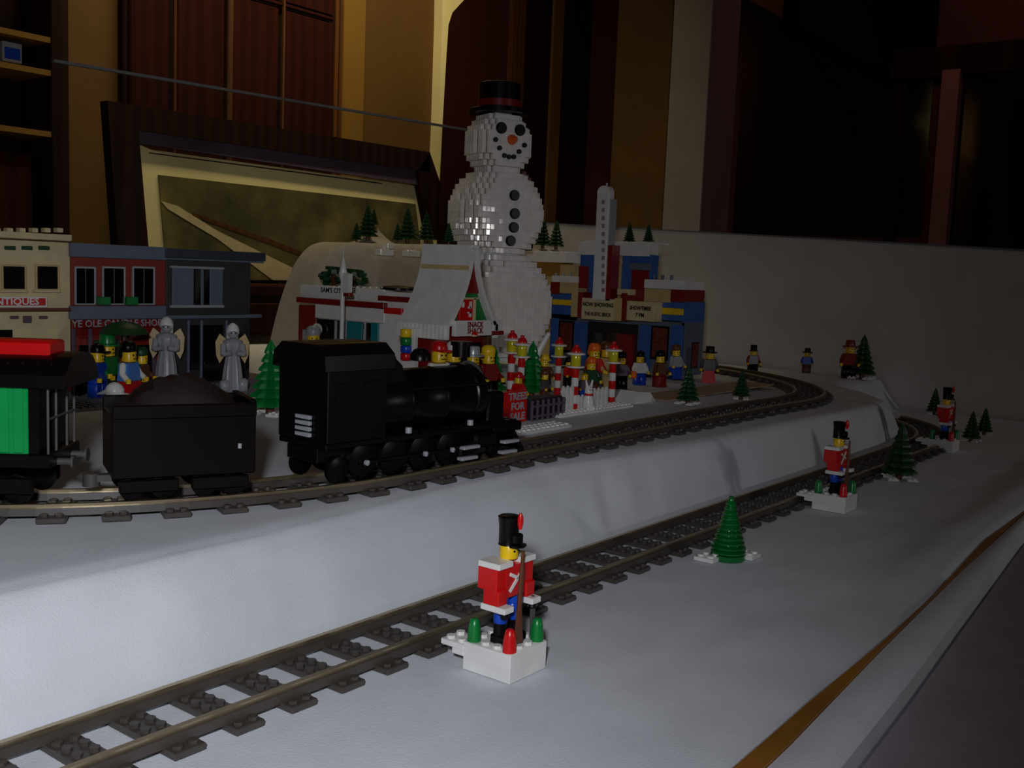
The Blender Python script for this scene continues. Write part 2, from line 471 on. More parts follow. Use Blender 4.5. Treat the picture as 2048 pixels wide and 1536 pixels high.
bl = [(u, lerp_poly(BL, u), lerp_poly(RL, u)) for u in us]
vs = []; fs = []
for (u, a, b) in bl:
    for t in range(n + 1):
        w = t / n; vs.append((u, a + (b - a) * w, -0.6 + 2.0 * math.sin(math.pi * w) - 2.5 * (1 - w) ** 4))
    vs.append((u, b, -40)); vs.append((u, a, -40))
k = n + 3
for i in range(len(bl) - 1):
    for t in range(k):
        t2 = (t + 1) % k
        fs.append((i * k + t, i * k + t2, (i + 1) * k + t2, (i + 1) * k + t))
mb.add(vs, fs); tag(obj('white_edge_rail', mb, CLOTH, smooth=50), 'white padded rail running along the front of the table', 'rail')
mb = MB(); us = [-500, 172, 301, 446, 749, 1700]
mb.prism([(u, lerp_poly(BL, u) - 2) for u in us] + [(1700, -900), (-500, -900)], -60, -14, 'z')
tag(obj('grey_ledge', mb, LEDGE), 'dark grey flat ledge in front of the white table rail', 'ledge')

# ------------------------------------------------------------------ snow cloth with raised terrace
TE = [(-400, 74), (100, 70), (200, 79), (300, 88), (400, 90), (500, 74), (620, 60), (830, 56), (1000, 54), (1150, 62), (1250, 86), (1330, 136), (1400, 202), (1440, 212), (1620, 206)]
TB = [(-400, 34), (100, 36), (830, 36), (1100, 40), (1250, 58), (1300, 84), (1350, 128), (1400, 174), (1440, 184), (1620, 178)]
def Ht(u): return 58 - 9 * sm((u - 850) / 550)
FOLD = [(452, 74, 392, 4, 4.0, 8), (470, 74, 425, 20, -3.2, 7), (505, 70, 462, 26, 3.4, 7), (530, 66, 500, 26, -2.4, 7), (672, 60, 640, 30, 4.5, 9), (60, 70, 20, 20, 2.5, 26), (20, 70, -20, 20, -2.0, 22), (160, 75, 130, 30, 1.6, 30)]
from mathutils import noise
def hgt(u, v, detail=True):
    e = lerp_poly(TE, u); b = lerp_poly(TB, u)
    if b > e - 12: b = e - 12
    t = (v - b) / (e - b)
    s = max(0.0, min(1.0, t))
    s = s + 0.09 * math.sin(math.pi * s)
    if 0 < t < 1.6: s -= 0.05 * math.exp(-((t - 1) / .22) ** 2)
    if 0 < t < .5: s += 0.03 * math.exp(-((t) / .2) ** 2)
    h = Ht(u) * s
    if detail:
        for (u1, v1, u0, v0, A, w) in FOLD:
            f = (v - v0) / (v1 - v0)
            uc = u0 + (u1 - u0) * f
            h += sm((t - .02) / .18) * A * math.exp(-((u - uc) / w) ** 2) * math.exp(-((f - .45) / .42) ** 2)
        if v < -45:
            d = v - edge(u)
            h += 7.0 * sm((u - 430) / 200) * math.exp(-((d - 22) / 20) ** 2)
            h += sm((-v - 75) / 60) * 1.8 * (noise.noise(Vector((u / 90, v / 38, 3.1))))
        if t < -.1 or t > 1.15:
            h -= 0.35 + 0.35 * noise.noise(Vector((u / 60, v / 60, 1.7)))
    return h
us = [-320 + 9 * i for i in range(214)]
vg = [0, .02, .05] + [0.08 + .0092 * i for i in range(101)]
mb = MB(); vs = []; fs = []
rows = []
for u in us:
    e0 = edge(u) + .6
    vv = [e0 + (-40 - e0) * i / 22 for i in range(22)] + [-40 + 9 * i for i in range(8)] + [32 + 3.2 * i for i in range(26)] + [116 + 18 * i for i in range(61)]
    rows.append(vv)
nv = len(rows[0])
for u, vv in zip(us, rows):
    for v in vv: vs.append((u, v, hgt(u, v)))
for i in range(len(us) - 1):
    for j in range(nv - 1):
        fs.append((i * nv + j, (i + 1) * nv + j, (i + 1) * nv + j + 1, i * nv + j + 1))
o0 = len(vs)
for i in range(len(us)): vs.append((us[i], rows[i][0], -7))
for i in range(len(us) - 1): fs.append((i * nv, o0 + i, o0 + i + 1, (i + 1) * nv))
mb.add(vs, fs)
tag(obj('snow_cloth', mb, CLOTH, smooth=80), 'white felt cloth draped over the table and its raised back terrace', 'cloth')

# snowy hill behind the houses
def hill(u, v):
    a = max(0.0, 1 - ((950 - u) / 135) ** 3) if u < 950 else 1.0
    fr_ = 815 if u < 980 else (815 + (u - 980) * .04)
    b = sm((v - fr_) / 60)
    top = 192 + 12 * sm((u - 900) / 500)
    pk = 30 * math.exp(-((u - 1035) / 26) ** 2 - ((v - 925) / 16) ** 2)
    return 58.3 + top * a * b + pk
mb = MB(); vs = []; fs = []
uu = [806 + 9 * i for i in range(17)] + [959 + 14 * i for i in range(45)]; vv = [812 + 8 * i for i in range(17)]
for u in uu:
    for v in vv: vs.append((u, v, hill(u, v)))
for i in range(len(uu) - 1):
    for j in range(len(vv) - 1):
        a = i * len(vv) + j; fs.append((a, a + len(vv), a + len(vv) + 1, a + 1))
o0 = len(vs)
for u in uu: vs.append((u, vv[-1], 58))
for i in range(len(uu) - 1):
    a = i * len(vv) + len(vv) - 1; fs.append((a, a + len(vv), o0 + i + 1, o0 + i))
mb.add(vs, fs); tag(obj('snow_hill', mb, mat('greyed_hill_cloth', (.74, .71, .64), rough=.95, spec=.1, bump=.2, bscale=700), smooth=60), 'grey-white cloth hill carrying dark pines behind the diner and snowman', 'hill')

# end board and clear back panel
mb = MB()
w = [(-420, 262), (900, 319)]
mb.prism([(-130, -8), (1000, -8), (1000, 322), (-130, 275)], 1606, 1622, 'x')
tag(obj('end_board', mb, BOARD), 'plain off-white board closing the far end of the display', 'board')
mb = MB(); mb.prism([(-130, 275), (1000, 322), (1000, 325), (-130, 278)], 1604, 1624, 'x')
bt = obj('top_lip', mb, ACRE); bt.parent = bpy.data.objects['end_board']
gp = thing('clear_back_panel', 'clear acrylic panel with a pale top edge behind the village', 'panel', (1000, 1180, 60))
mb = MB(); mb.prism([(590, 56), (1590, 56), (1590, 530), (590, 506)], 1180, 1183, 'y'); obj('sheet', mb, ACR, gp, gp.location / MM)
mb = MB(); mb.prism([(590, 506), (1590, 530), (1590, 534.5), (590, 510.5)], 1178, 1185, 'y'); obj('top_edge', mb, ACRE, gp, gp.location / MM)


# ------------------------------------------------------------------ railway tracks
def arc(c, R, a0, a1, n):
    return [(c[0] + R * math.cos(a0 + (a1 - a0) * i / n), c[1] + R * math.sin(a0 + (a1 - a0) * i / n)) for i in range(n + 1)]
D = math.radians
def resample(pts, step):
    out = []; acc = 0.0; nxt = step / 2
    for (a, b) in zip(pts, pts[1:]):
        a = Vector(a); b = Vector(b); L = (b - a).length
        while nxt <= acc + L:
            t = (nxt - acc) / L; p = a.lerp(b, t); d = (b - a).normalized(); out.append((p, math.atan2(d.y, d.x))); nxt += step
        acc += L
    return out
sl = MB()
sl.box((-8, -32, 0), (8, 32, 3.2), ch=.4)
for y in (-28, -12, -4, 4, 12, 28):
    for x in (-4, 4): sl.cyl((x, y, 3.15), 2.45, 1.8, 8)
SLM = None
def track(pts, label, hf):
    global SLM
    p0 = pts[len(pts) // 2]
    t = thing('railway_track', label, 'track', (p0[0], p0[1], hf(*p0)))
    org = t.location / MM
    for q, ang in resample(pts, 32.0):
        if SLM is None:
            o = obj('sleeper', sl, RGREY, t); SLM = o.data
        else:
            o = obj('sleeper', SLM, None, t)
        o.location = (Vector((q.x, q.y, hf(q.x, q.y) + .4)) - org) * MM; o.rotation_euler.z = ang
    fine = []
    for a, b in zip(pts, pts[1:]):
        n = max(1, int(math.dist(a, b) / 16))
        for i in range(n): fine.append((a[0] + (b[0] - a[0]) * i / n, a[1] + (b[1] - a[1]) * i / n))
    fine.append(pts[-1])
    for off in (-20.0, 20.0):
        prof = [(-4, 3.3), (4, 3.3), (3.4, 7.6), (-3.4, 7.6)]
        top = [(-1.5, 7.5), (1.5, 7.5), (1.5, 9.6), (-1.5, 9.6)]
        for nm, pr, M in (('rail', prof, RGREY), ('rail_top', top, STEEL)):
            q = MB(); vs = []; fs = []
            for i, p in enumerate(fine):
                a = Vector(fine[max(0, i - 1)]); b = Vector(fine[min(len(fine) - 1, i + 1)])
                d = (b - a).normalized(); nn = Vector((-d.y, d.x)); h = hf(*p)
                for x, z in pr: vs.append((p[0] + nn.x * (off + x), p[1] + nn.y * (off + x), h + z))
            for i in range(len(fine) - 1):
                for j in range(4):
                    fs.append((i * 4 + j, i * 4 + (j + 1) % 4, i * 4 + 4 + (j + 1) % 4, i * 4 + 4 + j))
            fs += [(0, 1, 2, 3), tuple(len(vs) - 4 + i for i in (3, 2, 1, 0))]
            q.add(vs, fs)
            r = obj(nm, q, M, t, org)
            if nm == 'rail': last = r
            else:
                r.parent = last
    return t
lowpts = [(-250, 0), (250, 1.5), (600, 1), (900, 0), (1150, 0)] + arc((1150, 320), 320, D(-90), D(-38), 18)[1:]
track(lowpts, 'dark grey railway track along the front of the lower snow cloth', lambda u, v: max(0.0, hgt(u, v, False) if v > 60 and u > 1200 else 0.0) * 0)
uppts = arc((271, 497), 375, D(-172), D(-90), 40) + [(500, 122), (700, 122), (960, 122)] + arc((960, 622), 500, D(-90), D(12), 40)[1:]
track(uppts, 'dark grey railway track curving around the village on the upper terrace', lambda u, v: Ht(u))

# ------------------------------------------------------------------ toy soldiers on white bases
def soldier(loc, label):
    t = thing('toy_soldier', label, 'toy soldier', loc, 0, 'toy soldiers standing guard along the front track')
    L = lambda name, q, M, par=None, s=None: obj(name, q, M, par or t, None, s)
    q = MB(); q.box((-16, -16, 0), (16, 16, 15.6), ch=.35); q.studs(-16, -16, 15.6, 4, 4); base = L('base_block', q, WHITE, None, 40)
    q = MB(); q.box((-16, 16, 10.0), (0, 32, 13.2), ch=.3); q.studs(-16, 16, 13.2, 2, 2); q.box((-16, 16, 6.8), (0, 24, 10), ch=.3); L('side_plate', q, WHITE, None, 40)
    for x, y, M in ((-12, 12, GREEN), (12, -12, GREEN), (-12, -12, RED)):
        q = MB(); q.lathe([(3.7, 0), (3.7, 2), (3.4, 3.2), (3.75, 3.4), (3.1, 8.5), (2.3, 11.5), (1.6, 12.2)], (x, y, 15.7), 16); L('cone', q, M, None, 35)
    z = 17.4
    for sx in (-1, 1):
        q = MB(); q.box((sx * 5 - 3.9, -7.5, z - 1.7), (sx * 5 + 3.9, 4, z + 3.5), ch=.8); q.cyl((sx * 5, 0, z + 3), 3.7, 6.6); L('boot', q, BLACK, None, 40)
        q = MB(); q.lathe([(3.6, 0), (3.9, .6), (3.9, 8), (3.4, 9), (3.9, 9.4), (3.9, 15.5)], (sx * 5, 0, z + 9.4), 16); L('leg', q, BLUE, None, 40)
        q = MB(); q.box((sx * 12 - 4, -5, z + 29), (sx * 12 + 4, 8, z + 41), ch=.5); q.box((sx * 12 - 3.9, -6.5, z + 21.5), (sx * 12 + 3.9, 4, z + 30), ch=.5)
        arm = L('arm', q, RED, None, 40)
        q = MB(); q.box((sx * 12 - 4, -11, z + 18.3), (sx * 12 + 4, 5.5, z + 21.6), ch=.35); L('cuff', q, WHITE, arm)
        q = MB(); q.cyl((sx * 12, -8, z + 15.6), 2.4, 2.8, 12); L('hand', q, BLACK, arm, 40)
        q = MB(); q.box((sx * 10 - 6, -6.5, z + 41), (sx * 10 + 6, 8, z + 44.2), ch=.35); L('epaulette', q, WHITE)
    q = MB(); q.prism([(-8, z + 24.5), (8, z + 24.5), (9, z + 41.2), (-9, z + 41.2)], -5.5, 7.5, 'y'); tor = L('torso', q, DRED if False else RED)
    q = MB()
    for a, b in (((-5.5, 27.5), (5.5, 38)), ((5.5, 31.5), (-5.5, 37))):
        d = Vector((b[0] - a[0], 0, b[1] - a[1])); d.normalize(); nn = Vector((-d.z, 0, d.x)) * .9
        A = Vector((a[0], 0, z + a[1])); B = Vector((b[0], 0, z + b[1]))
        q.prism([(p.x, p.z) for p in (A + nn, A - nn, B - nn, B + nn)], -6.1, -5.3, 'y')
    L('cross_belt', q, WHITE, tor)
    q = MB(); q.lathe([(3, 0), (5, .8), (5.1, 7.2), (4.4, 8.4)], (0, 0, z + 43.4), 18); head = L('head', q, YELL, None, 40)
    q = MB()
    for x in (-1.7, 1.7): q.cyl((x, z + 48.5, 4.75), .6, .5, 8, 0, Matrix.Rotation(math.pi / 2, 4, 'X'))
    L('face_print', q, BLACK, head)
    q = MB(); q.lathe([(5.6, 0), (5.3, 1), (5.4, 10), (6.1, 15), (5.2, 15.6)], (0, .6, z + 51.2), 18); q.prism([(-5.2, -4), (5.2, -4), (4.2, -8.4), (0, -9.8), (-4.2, -8.4)], z + 51, z + 52.2, 'z'); q.box((-3.2, -7.2, z + 52.4), (3.2, -4, z + 58), ch=.8); hat = L('shako', q, BLACK, None, 40)
    q = MB(); q.lathe([(.9, 0), (1.6, 3), (1.7, 6), (.8, 8.6)], (0, -6.8, z + 60.5), 10, 0, Matrix.Rotation(D(0), 4, 'X')); L('plume', q, RED, hat, 60)
    q = MB(); q.tube((-3.5, -11, z + 22), (-2.2, -11, z + 50), .95, 10); q.tube((-3.6, -11, z + 18), (-2.6, -11, z + 42), 1.35, 8)
    q.prism([(-5.8, z + 1), (-.6, z + 1), (-2.0, z + 12), (-2.8, z + 20), (-4.6, z + 20), (-4.6, z + 12)], -12.2, -9.8, 'y'); L('musket', q, BROWN, None, 40)
    q = MB(); q.prism([(11.4, z - 1), (13, z - 1), (13.6, z + 16), (11.2, z + 16)], -9.2, -7.4, 'y'); q.box((9.8, -9.8, z + 16), (15, -6.4, z + 17.4), ch=.3); q.cyl((12.4, -8, z + 17), 1.1, 5, 8); L('sabre', q, DGREY)
    return t
s1 = soldier((161.5, -68.2, 0), 'red-coated toy soldier nearest the camera, on white base by front track')
dup(s1, (693, -51, 0), 'red-coated toy soldier with front tree to its left, second from camera')
dup(s1, (1160, -24, 0), 'dim red-coated toy soldier farthest away, among dark trees near end board')


# ------------------------------------------------------------------ trees
def make_pine():
    t = thing('pine_tree', 'x', 'tree', (0, 0, 0))
    q = MB()
    prof = []
    H = 100.0; n = 7
    for k in range(n):
        z0 = 12 + 82 * k / n; r = 27 * (1 - k / n) + 5
        prof += [(r, z0), (r * .93, z0 + 3.5), (r * .55, z0 + 11.0)]
    prof += [(3, 96), (1, 101)]
    q.lathe(prof, (0, 0, 0), 18, 0, None, .22); obj('foliage', q, DGREEN, t)
    q = MB(); q.cyl((0, 0, 0), 6, 16, 10); obj('trunk', q, BROWN, t, None, 40)
    q = MB()
    for i in range(4):
        a = D(45 + 90 * i); x, y = 24 * math.cos(a), 24 * math.sin(a)
        q.box((x - 9, y - 9, 0), (x + 9, y + 9, 3.6)); q.studs(x - 9, y - 9, 3.6, 2, 2, 0, 2.8, 2, 9)
    obj('snow_plates', q, WHITE, t, None, 40)
    return t
pine = None
GT = 'dark green toy pines around the village'
def put_pine(px, base, top, label, z=None, off=None, plates=True, M=None):
    global pine
    if off is None:
        p = at(px, base, 58 if z is None else z)
        zz = p.z + .5 if z is not None and z > 1 else (Ht(p.x) if p.y > 120 or (p.y > 90 and p.x < 1100) else max(hgt(p.x + a_, p.y + b_) for a_ in (-12, 0, 12) for b_ in (-12, 0, 12)) + .3)
        p = Vector((p.x, p.y, zz))
    else: p = Vector(off)
    h = (base - top) / scale_at(p)
    if pine is None:
        pine = make_pine(); r = pine; r.location = p * MM; r['label'] = label; r['group'] = GT
        r.scale = (h / 101,) * 3
    else: r = dup(pine, p, label, random.uniform(0, 6), h / 101, GT)
    if not plates or M:
        for c in list(bpy.data.objects):
            if c.parent == r:
                if c.name.startswith('snow_plates') and not plates: bpy.data.objects.remove(c)
                elif M and c.name.startswith('foliage'):
                    c.data = c.data.copy(); c.data.materials[0] = M
    return r
put_pine(1375, 808, 731, 'green pine on white studded plates left of the smaller pine inside the track curve')
put_pine(540, 828, 678, 'bright green pine between the tender and the diner', M=GREEN)
put_pine(985, 790, 690, 'green pine for sale behind the red sign, left one of the pair', M=GREEN, plates=False)
put_pine(1062, 795, 682, 'green pine for sale behind the dark lattice crate', M=GREEN, plates=False)
put_pine(1482, 795, 736, 'small pine on white plates farthest along inside the track curve')
put_pine(1722, 780, 692, 'tall dark pine against end board beside dark-red figure', off=(atv(1722, 772, 226).x, 226, Ht(1540) + .5))
put_pine(1797, 958, 845, 'dark pine on studded white plates between the two farther soldiers', z=0)
put_pine(1868, 828, 776, 'little dark pine close behind the farthest soldier', z=0)
put_pine(1942, 882, 822, 'dim pine just past the farthest soldier, nearer of two', z=0)
put_pine(1968, 868, 815, 'dim pine just past the farthest soldier, farther of two', z=0)
# hilltop pines
for px, base, top, lab in ((735, 474, 404, 'hilltop pine above the diner mast, tallest on the left end'), (713, 474, 435, 'short hilltop pine at the left end of the snow hill'),
                           (815, 470, 400, 'tall hilltop pine midway between diner mast and snowman'), (795, 468, 430, 'short hilltop pine left beside the tall middle pine'),
                           (852, 468, 405, 'wide hilltop pine just left of the snowman'), (778, 446, 412, 'tiny hilltop pine on the pale snow peak'),
                           (1075, 500, 430, 'dark hilltop pine close to the right side of the snowman'), (1118, 500, 440, 'dark hilltop pine in the gap between snowman and theatre'),
                           (1150, 500, 442, 'dark hilltop pine just left of the theatre tower'), (1258, 490, 448, 'dark pine on the theatre tower roof, left of two'),
                           (1296, 492, 452, 'dark pine on the theatre tower roof, right of two')):
    p = atv(px, base, 905)
    q_ = Vector((min(p.x, 1545), 905, max(hill(min(p.x, 1545) + d_, 905) for d_ in (-14, -8, 0, 8, 14)) + .8))
    if 1060 < px < 1200: q_ = Vector((1436 + (px - 1075) * 1.5, 896, hill(1500, 912) + .8))
    if px > 1200: q_ = atu(px, 488, 1235); q_ = Vector((1235, q_.y, atu(px, 486, 1185).z + .6))
    sc_ = scale_at(q_)
    by = base
    if lab.startswith('tiny'): q_ = Vector((1035, 925, hill(1035, 925)))
    put_pine(px, base, top, lab, off=q_, plates=False)
# glossy ringed tree in the front
def ring_tree(loc, label):
    t = thing('ringed_tree', label, 'tree', loc)
    q = MB(); prof = [(12.6, 0), (13.2, 1), (13.2, 4.2)]
    n = 11
    for k in range(n):
        z0 = 4.5 + 3.7 * k; r = 14.0 * (1 - .8 * k / n) if k > 1 else 13.2
        prof += [(r * .78, z0), (r, z0 + .9), (r, z0 + 2.0), (r * .72, z0 + 3.3)]
    prof += [(2.2, 46), (2.0, 48.5), (.3, 49)]
    q.lathe(prof, (0, 0, 0), 26); obj('foliage', q, TGREEN, t, None, 30)
    for sx, sy in ((-1, 1), (1, -1)):
        q = MB(); q.box((sx * 15 - 8, sy * 9 - 8, 0), (sx * 15 + 8, sy * 9 + 8, 3.2), ch=.3); q.studs(sx * 15 - 8, sy * 9 - 8, 3.2, 2, 2); obj('snow_plate', q, WHITE, t, None, 40)
    return t
p = at(1455, 1118, 0); ring_tree((p.x, p.y, .3), 'glossy green ringed tree on white plates in the front snow between two soldiers')

p = atu(897, 490, 696); put_pine(897, 492, 450, 'dark little pine on the snack shack ridge, in front of the snowman', off=(p.x, p.y, CAM.z + .85 * (248 - CAM.z) + .4), plates=False)

# ------------------------------------------------------------------ train
def path(s):
    if s >= 0: return Vector((271 + s, 122)), 0.0
    a = -s / 375.0
    return Vector((271 - 375 * math.sin(a), 497 - 375 * math.cos(a))), -a
def vehicle(name, label, s, half, cat='train'):
    p1 = path(s - half * .75)[0]; p2 = path(s + half * .75)[0]; d = p2 - p1; p = (p1 + p2) / 2
    return thing(name, label, cat, (p.x, p.y, 58 + 9.8), math.atan2(d.y, d.x))
def wheel(t, x, y, r, w=4, M=None):
    q = MB()
    Mx = Matrix.Translation((x, y, r)) @ Matrix.Rotation(math.pi / 2, 4, 'X')
    q.lathe([(r * .9, -w / 2), (r, -w / 2 + .4), (r, w / 2 - .4), (r * .9, w / 2)], (0, 0, 0), 20, 0, Mx)
    q.lathe([(r * .35, -w / 2 - .8), (r * .35, w / 2 + .8)], (0, 0, 0), 10, 0, Mx)
    return obj('wheel', q, BLACK, t, None, 40)
lo = vehicle('toy_locomotive', 'black toy steam locomotive with long boiler and tall cab pulling the train', 6, 112)
def Lp(name, q, M, par=None, s=40): return obj(name, q, M, par or lo, None, s)
q = MB(); q.box((-88, -16, 14), (108, 16, 24), ch=.5); Lp('chassis', q, BLACK)
q = MB(); q.box((-88, -25, 24), (78, 25, 28), ch=.5); q.studs(-8, -25, 28, 10, 1); q.studs(-8, 17, 28, 10, 1); Lp('running_board', q, BLACK)
q = MB(); Mx = Matrix.Translation((-34, 0, 49)) @ Matrix.Rotation(math.pi / 2, 4, 'Y')
q.lathe([(23, 0), (23, 24), (23.6, 25), (23.6, 28), (23, 29), (23, 60), (23.6, 61), (23.6, 64), (23, 65), (23, 94), (24.2, 95), (24.2, 104), (22, 107)], (0, 0, 0), 24, 0, Mx); boil = Lp('boiler', q, BLACK)
q = MB(); q.cyl((64, 0, 78), 7, 9, 14); q.cyl((64, 0, 87), 8.4, 3, 14); Lp('smokestack', q, BLACK, boil)
q = MB(); q.lathe([(8, 0), (8, 4), (5, 8), (1, 9.5)], (20, 0, 77), 14); Lp('steam_dome', q, BLACK, boil)
q = MB(); q.lathe([(7, 0), (7, 4), (4, 7), (1, 8)], (-14, 0, 77), 14); Lp('sand_dome', q, BLACK, boil)
q = MB(); Mx = Matrix.Translation((73, 0, 60)) @ Matrix.Rotation(math.pi / 2, 4, 'Y'); q.lathe([(15, 0), (14, 3), (4, 4)], (0, 0, 0), 18, 0, Mx); Lp('smokebox_door', q, DGREY, boil)
q = MB(); q.box((-88, -26, 28), (-36, 26, 76), ch=.6); cabp = Lp('cab', q, BLACK)
q = MB(); q.prism([(-28, 76), (28, 76), (27, 86), (18, 93), (-18, 93), (-27, 86)], -92, -31, 'x'); Lp('cab_roof', q, BLACK, cabp)
q = MB(); q.prism([(-36, 72), (-31, 90), (-24, 84), (-14, 76), (-10, 60), (-36, 60)], -17, 17, 'y'); Lp('cab_front', q, BLACK, cabp)
for x in (-74, -50):
    q = MB(); q.box((x - 8, -26.6, 52), (x + 8, -25.6, 68), ch=.3); Lp('cab_window', q, GLASSD, cabp)
for i in range(4):
    q = MB(); q.box((-90.4, -10, 31 + 3.9 * i), (-87.8, 5, 33.7 + 3.9 * i), ch=.3); Lp('louver', q, LGREY, cabp)
q = MB(); q.box((78, -24, 20), (112, 24, 27), ch=.5); q.studs(78, -24, 27, 4, 6); Lp('front_deck', q, BLACK)
q = MB(); q.box((84, -12, 27), (104, 12, 50), ch=1.5); Lp('front_box', q, BLACK)
q = MB(); q.prism([(104, 20), (116, 4), (112, 4), (100, 16)], -24, 24, 'y'); Lp('pilot', q, BLACK)
for x in (46, 92):
    for k, z in enumerate((3.5, 11.5)):
        q = MB(); q.box((x - 9 + k * 2, -30, z), (x + 9 + k * 2, -24.5, z + 2.6), ch=.4); Lp('step', q, SILV)
for x in (-74, -52, -24, 4, 32): wheel(lo, x, -19, 12.5 if x > -60 else 9); wheel(lo, x, 19, 12.5 if x > -60 else 9)
for x in (58, 84): wheel(lo, x, -19, 7.5); wheel(lo, x, 19, 7.5)
q = MB(); q.tube((-52, -23, 12), (32, -23, 12), 1.3); q.tube((32, -24.5, 13), (66, -24.5, 16), 1.2); Lp('side_rod', q, BLACK)
for x in (-52, 4, 32):
    q = MB(); q.lathe([(2, 0), (2, 2), (1, 2.6)], (0, 0, 0), 10, 0, Matrix.Translation((x, -23.6, 12)) @ Matrix.Rotation(math.pi / 2, 4, 'X')); Lp('crank_pin', q, SILV)
for x in (46,):
    q = MB(); q.box((56, -26, 10), (82, -19, 22), ch=2); Lp('cylinder_block', q, BLACK)
q = MB(); q.tube((-12, -25.5, 60), (70, -25.5, 60), .9); Lp('handrail', q, BLACK)
for x in (-14, 50):
    q = MB(); q.cyl((x, -25, 29), 2.4, 4, 10); Lp('valve_stud', q, SILV)

te = vehicle('coal_tender', 'black toy coal tender heaped with dark load behind the locomotive', -163, 42)
def Tp(name, q, M, s=40): return obj(name, q, M, te, None, s)
q = MB(); q.box((-42, -25, 14), (42, 25, 52), ch=.6); q.studs(-40, -25, 52, 10, 1); Tp('tub', q, BLACK)
q = MB(); q.box((-42, -27, 50), (42, -23, 58), ch=.5); q.box((-42, 23, 50), (42, 27, 58), ch=.5); q.box((38, -25, 50), (42, 25, 60), ch=.5); Tp('side_rim', q, BLACK)
q = MB(); vs = []; fs = []
for i in range(15):
    for j in range(9):
        x = -38 + 76 * i / 14; y = -22 + 44 * j / 8
        vs.append((x, y, 50 + 24 * math.sin(math.pi * i / 14) ** .7 * math.sin(math.pi * j / 8) ** .8 + random.uniform(-1.6, 1.6)))
for i in range(14):
    for j in range(8):
        a = i * 9 + j; fs.append((a, a + 9, a + 10, a + 1))
q.add(vs, fs); lq = Tp('coal_heap', q, mat('dark_maroon_load', (0.12, 0.05, 0.05), rough=.6), 20)
for x in (-30, -12, 12, 30):
    wheel(te, x, -19, 8); wheel(te, x, 19, 8)
for x in (-21, 21):
    
    for y in (-22.7, 22.7):
        q = MB(); q.box((x - 17, y - 1.8, 5), (x + 17, y + 1.8, 13), ch=.8); Tp('bogie_frame', q, BLACK)
q = MB(); q.box((-52, -4, 9), (-40, 4, 13)); q.cyl((-51, 0, 6), 5, 8, 12); Tp('coupling', q, DGREY)
q = MB(); q.cyl((32, -25.6, 30), 1.2, 3, 8); Tp('tail_knob', q, SILV)

co = vehicle('passenger_coach', 'green toy passenger coach with dark roof and red roof strip at the left edge', -312, 88)
def Cp(name, q, M, s=40): return obj(name, q, M, co, None, s)
q = MB(); q.box((-88, -26, 22), (84, 26, 30), ch=.5); Cp('underframe', q, BLACK)
q = MB(); q.box((-86, -25, 30), (72, 25, 70), ch=.5)
for x in range(-80, 72, 8): q.box((x, -25.8, 31), (x + 5.5, -24.8, 69), ch=.3)
Cp('side_wall', q, BGREEN)
q = MB(); q.box((72, -25, 30), (78, 25, 70), ch=.5); q.box((78, -8, 30), (79, 8, 64), ch=.3); Cp('end_wall', q, BLACK)
q = MB()
for y in (-22, -9, 9, 22): q.tube((82, y, 30), (82, y, 70), .8, 8)
q.tube((82, -22, 50), (82, 22, 50), .8, 8); Cp('end_railing', q, DGREY)
q = MB(); q.prism([(-30, 69), (30, 69), (29, 76), (20, 84), (10, 87), (-10, 87), (-20, 84), (-29, 76)], -92, 94, 'x'); q.studs(-88, -24, 80.5, 22, 1); Cp('roof', q, BLACK)
q = MB(); q.box((-90, -13, 84), (80, 13, 94), ch=1.2); Cp('roof_strip', q, RED)
for x in (-64, -42, 42, 64):
    wheel(co, x, -19, 8.5); wheel(co, x, 19, 8.5)
for x in (-53, 53):
    
    for y in (-22.7, 22.7):
        q = MB(); q.box((x - 20, y - 1.8, 6), (x + 20, y + 1.8, 16), ch=.8); Cp('bogie_frame', q, BLACK)
for y in (-12, 12):
    q = MB(); q.tube((84, y, 24), (92, y, 24), 2.2, 10); q.tube((92, y, 24), (93.5, y, 24), 4, 12); Cp('buffer', q, DGREY)

# ------------------------------------------------------------------ snowman
SM = CAM + (Vector((1137, 734, 57)) - CAM) * .96
SM.z -= .3
snow = thing('giant_snowman', 'giant stepped white block snowman with black top hat behind the snack shack', 'snowman', SM, D(-22)); snow.scale = (.96,) * 3
def vox(inside, c, R, cell=(8, 8, 9.6)):
    q = MB(); cx, cy, cz = cell
    n = [int(R / s) + 2 for s in cell]
    occ = {}
    for i in range(-n[0], n[0] + 1):
        for j in range(-n[1], n[1] + 1):
            for k in range(-n[2], n[2] + 1):
                if inside((i + .5) * cx, (j + .5) * cy, (k + .5) * cz): occ[i, j, k] = 1
    for (i, j, k) in occ:
        x0, y0, z0 = c[0] + i * cx, c[1] + j * cy, c[2] + k * cz
        P0 = (x0, y0, z0); SZ = cell
        for ax in range(3):
            for sg in (0, 1):
                nb = [i, j, k]; nb[ax] += 1 if sg else -1
                if tuple(nb) in occ: continue
                a, b_ = [t for t in range(3) if t != ax]
                out = []; j1 = random.uniform(-.011, .011); j2 = random.uniform(-.011, .011)
                for ins, dep in ((0, .8), (.9, 0)):
                    for (ta, tb_) in ((0, 0), (1, 0), (1, 1), (0, 1)):
                        p = [0, 0, 0]
                        p[ax] = P0[ax] + (SZ[ax] - dep if sg else dep) + j1 * (ta - .5) * SZ[a] + j2 * (tb_ - .5) * SZ[b_]
                        p[a] = P0[a] + (SZ[a] - ins if ta else ins)
                        p[b_] = P0[b_] + (SZ[b_] - ins if tb_ else ins)
                        out.append(p)
                fs = [(4, 5, 6, 7)] + [(t, (t + 1) % 4, 4 + (t + 1) % 4, 4 + t) for t in range(4)]
                flip = (sg == 0) ^ (ax == 1)
                if flip: fs = [tuple(reversed(f)) for f in fs]
                q.add(out, fs)
    return q
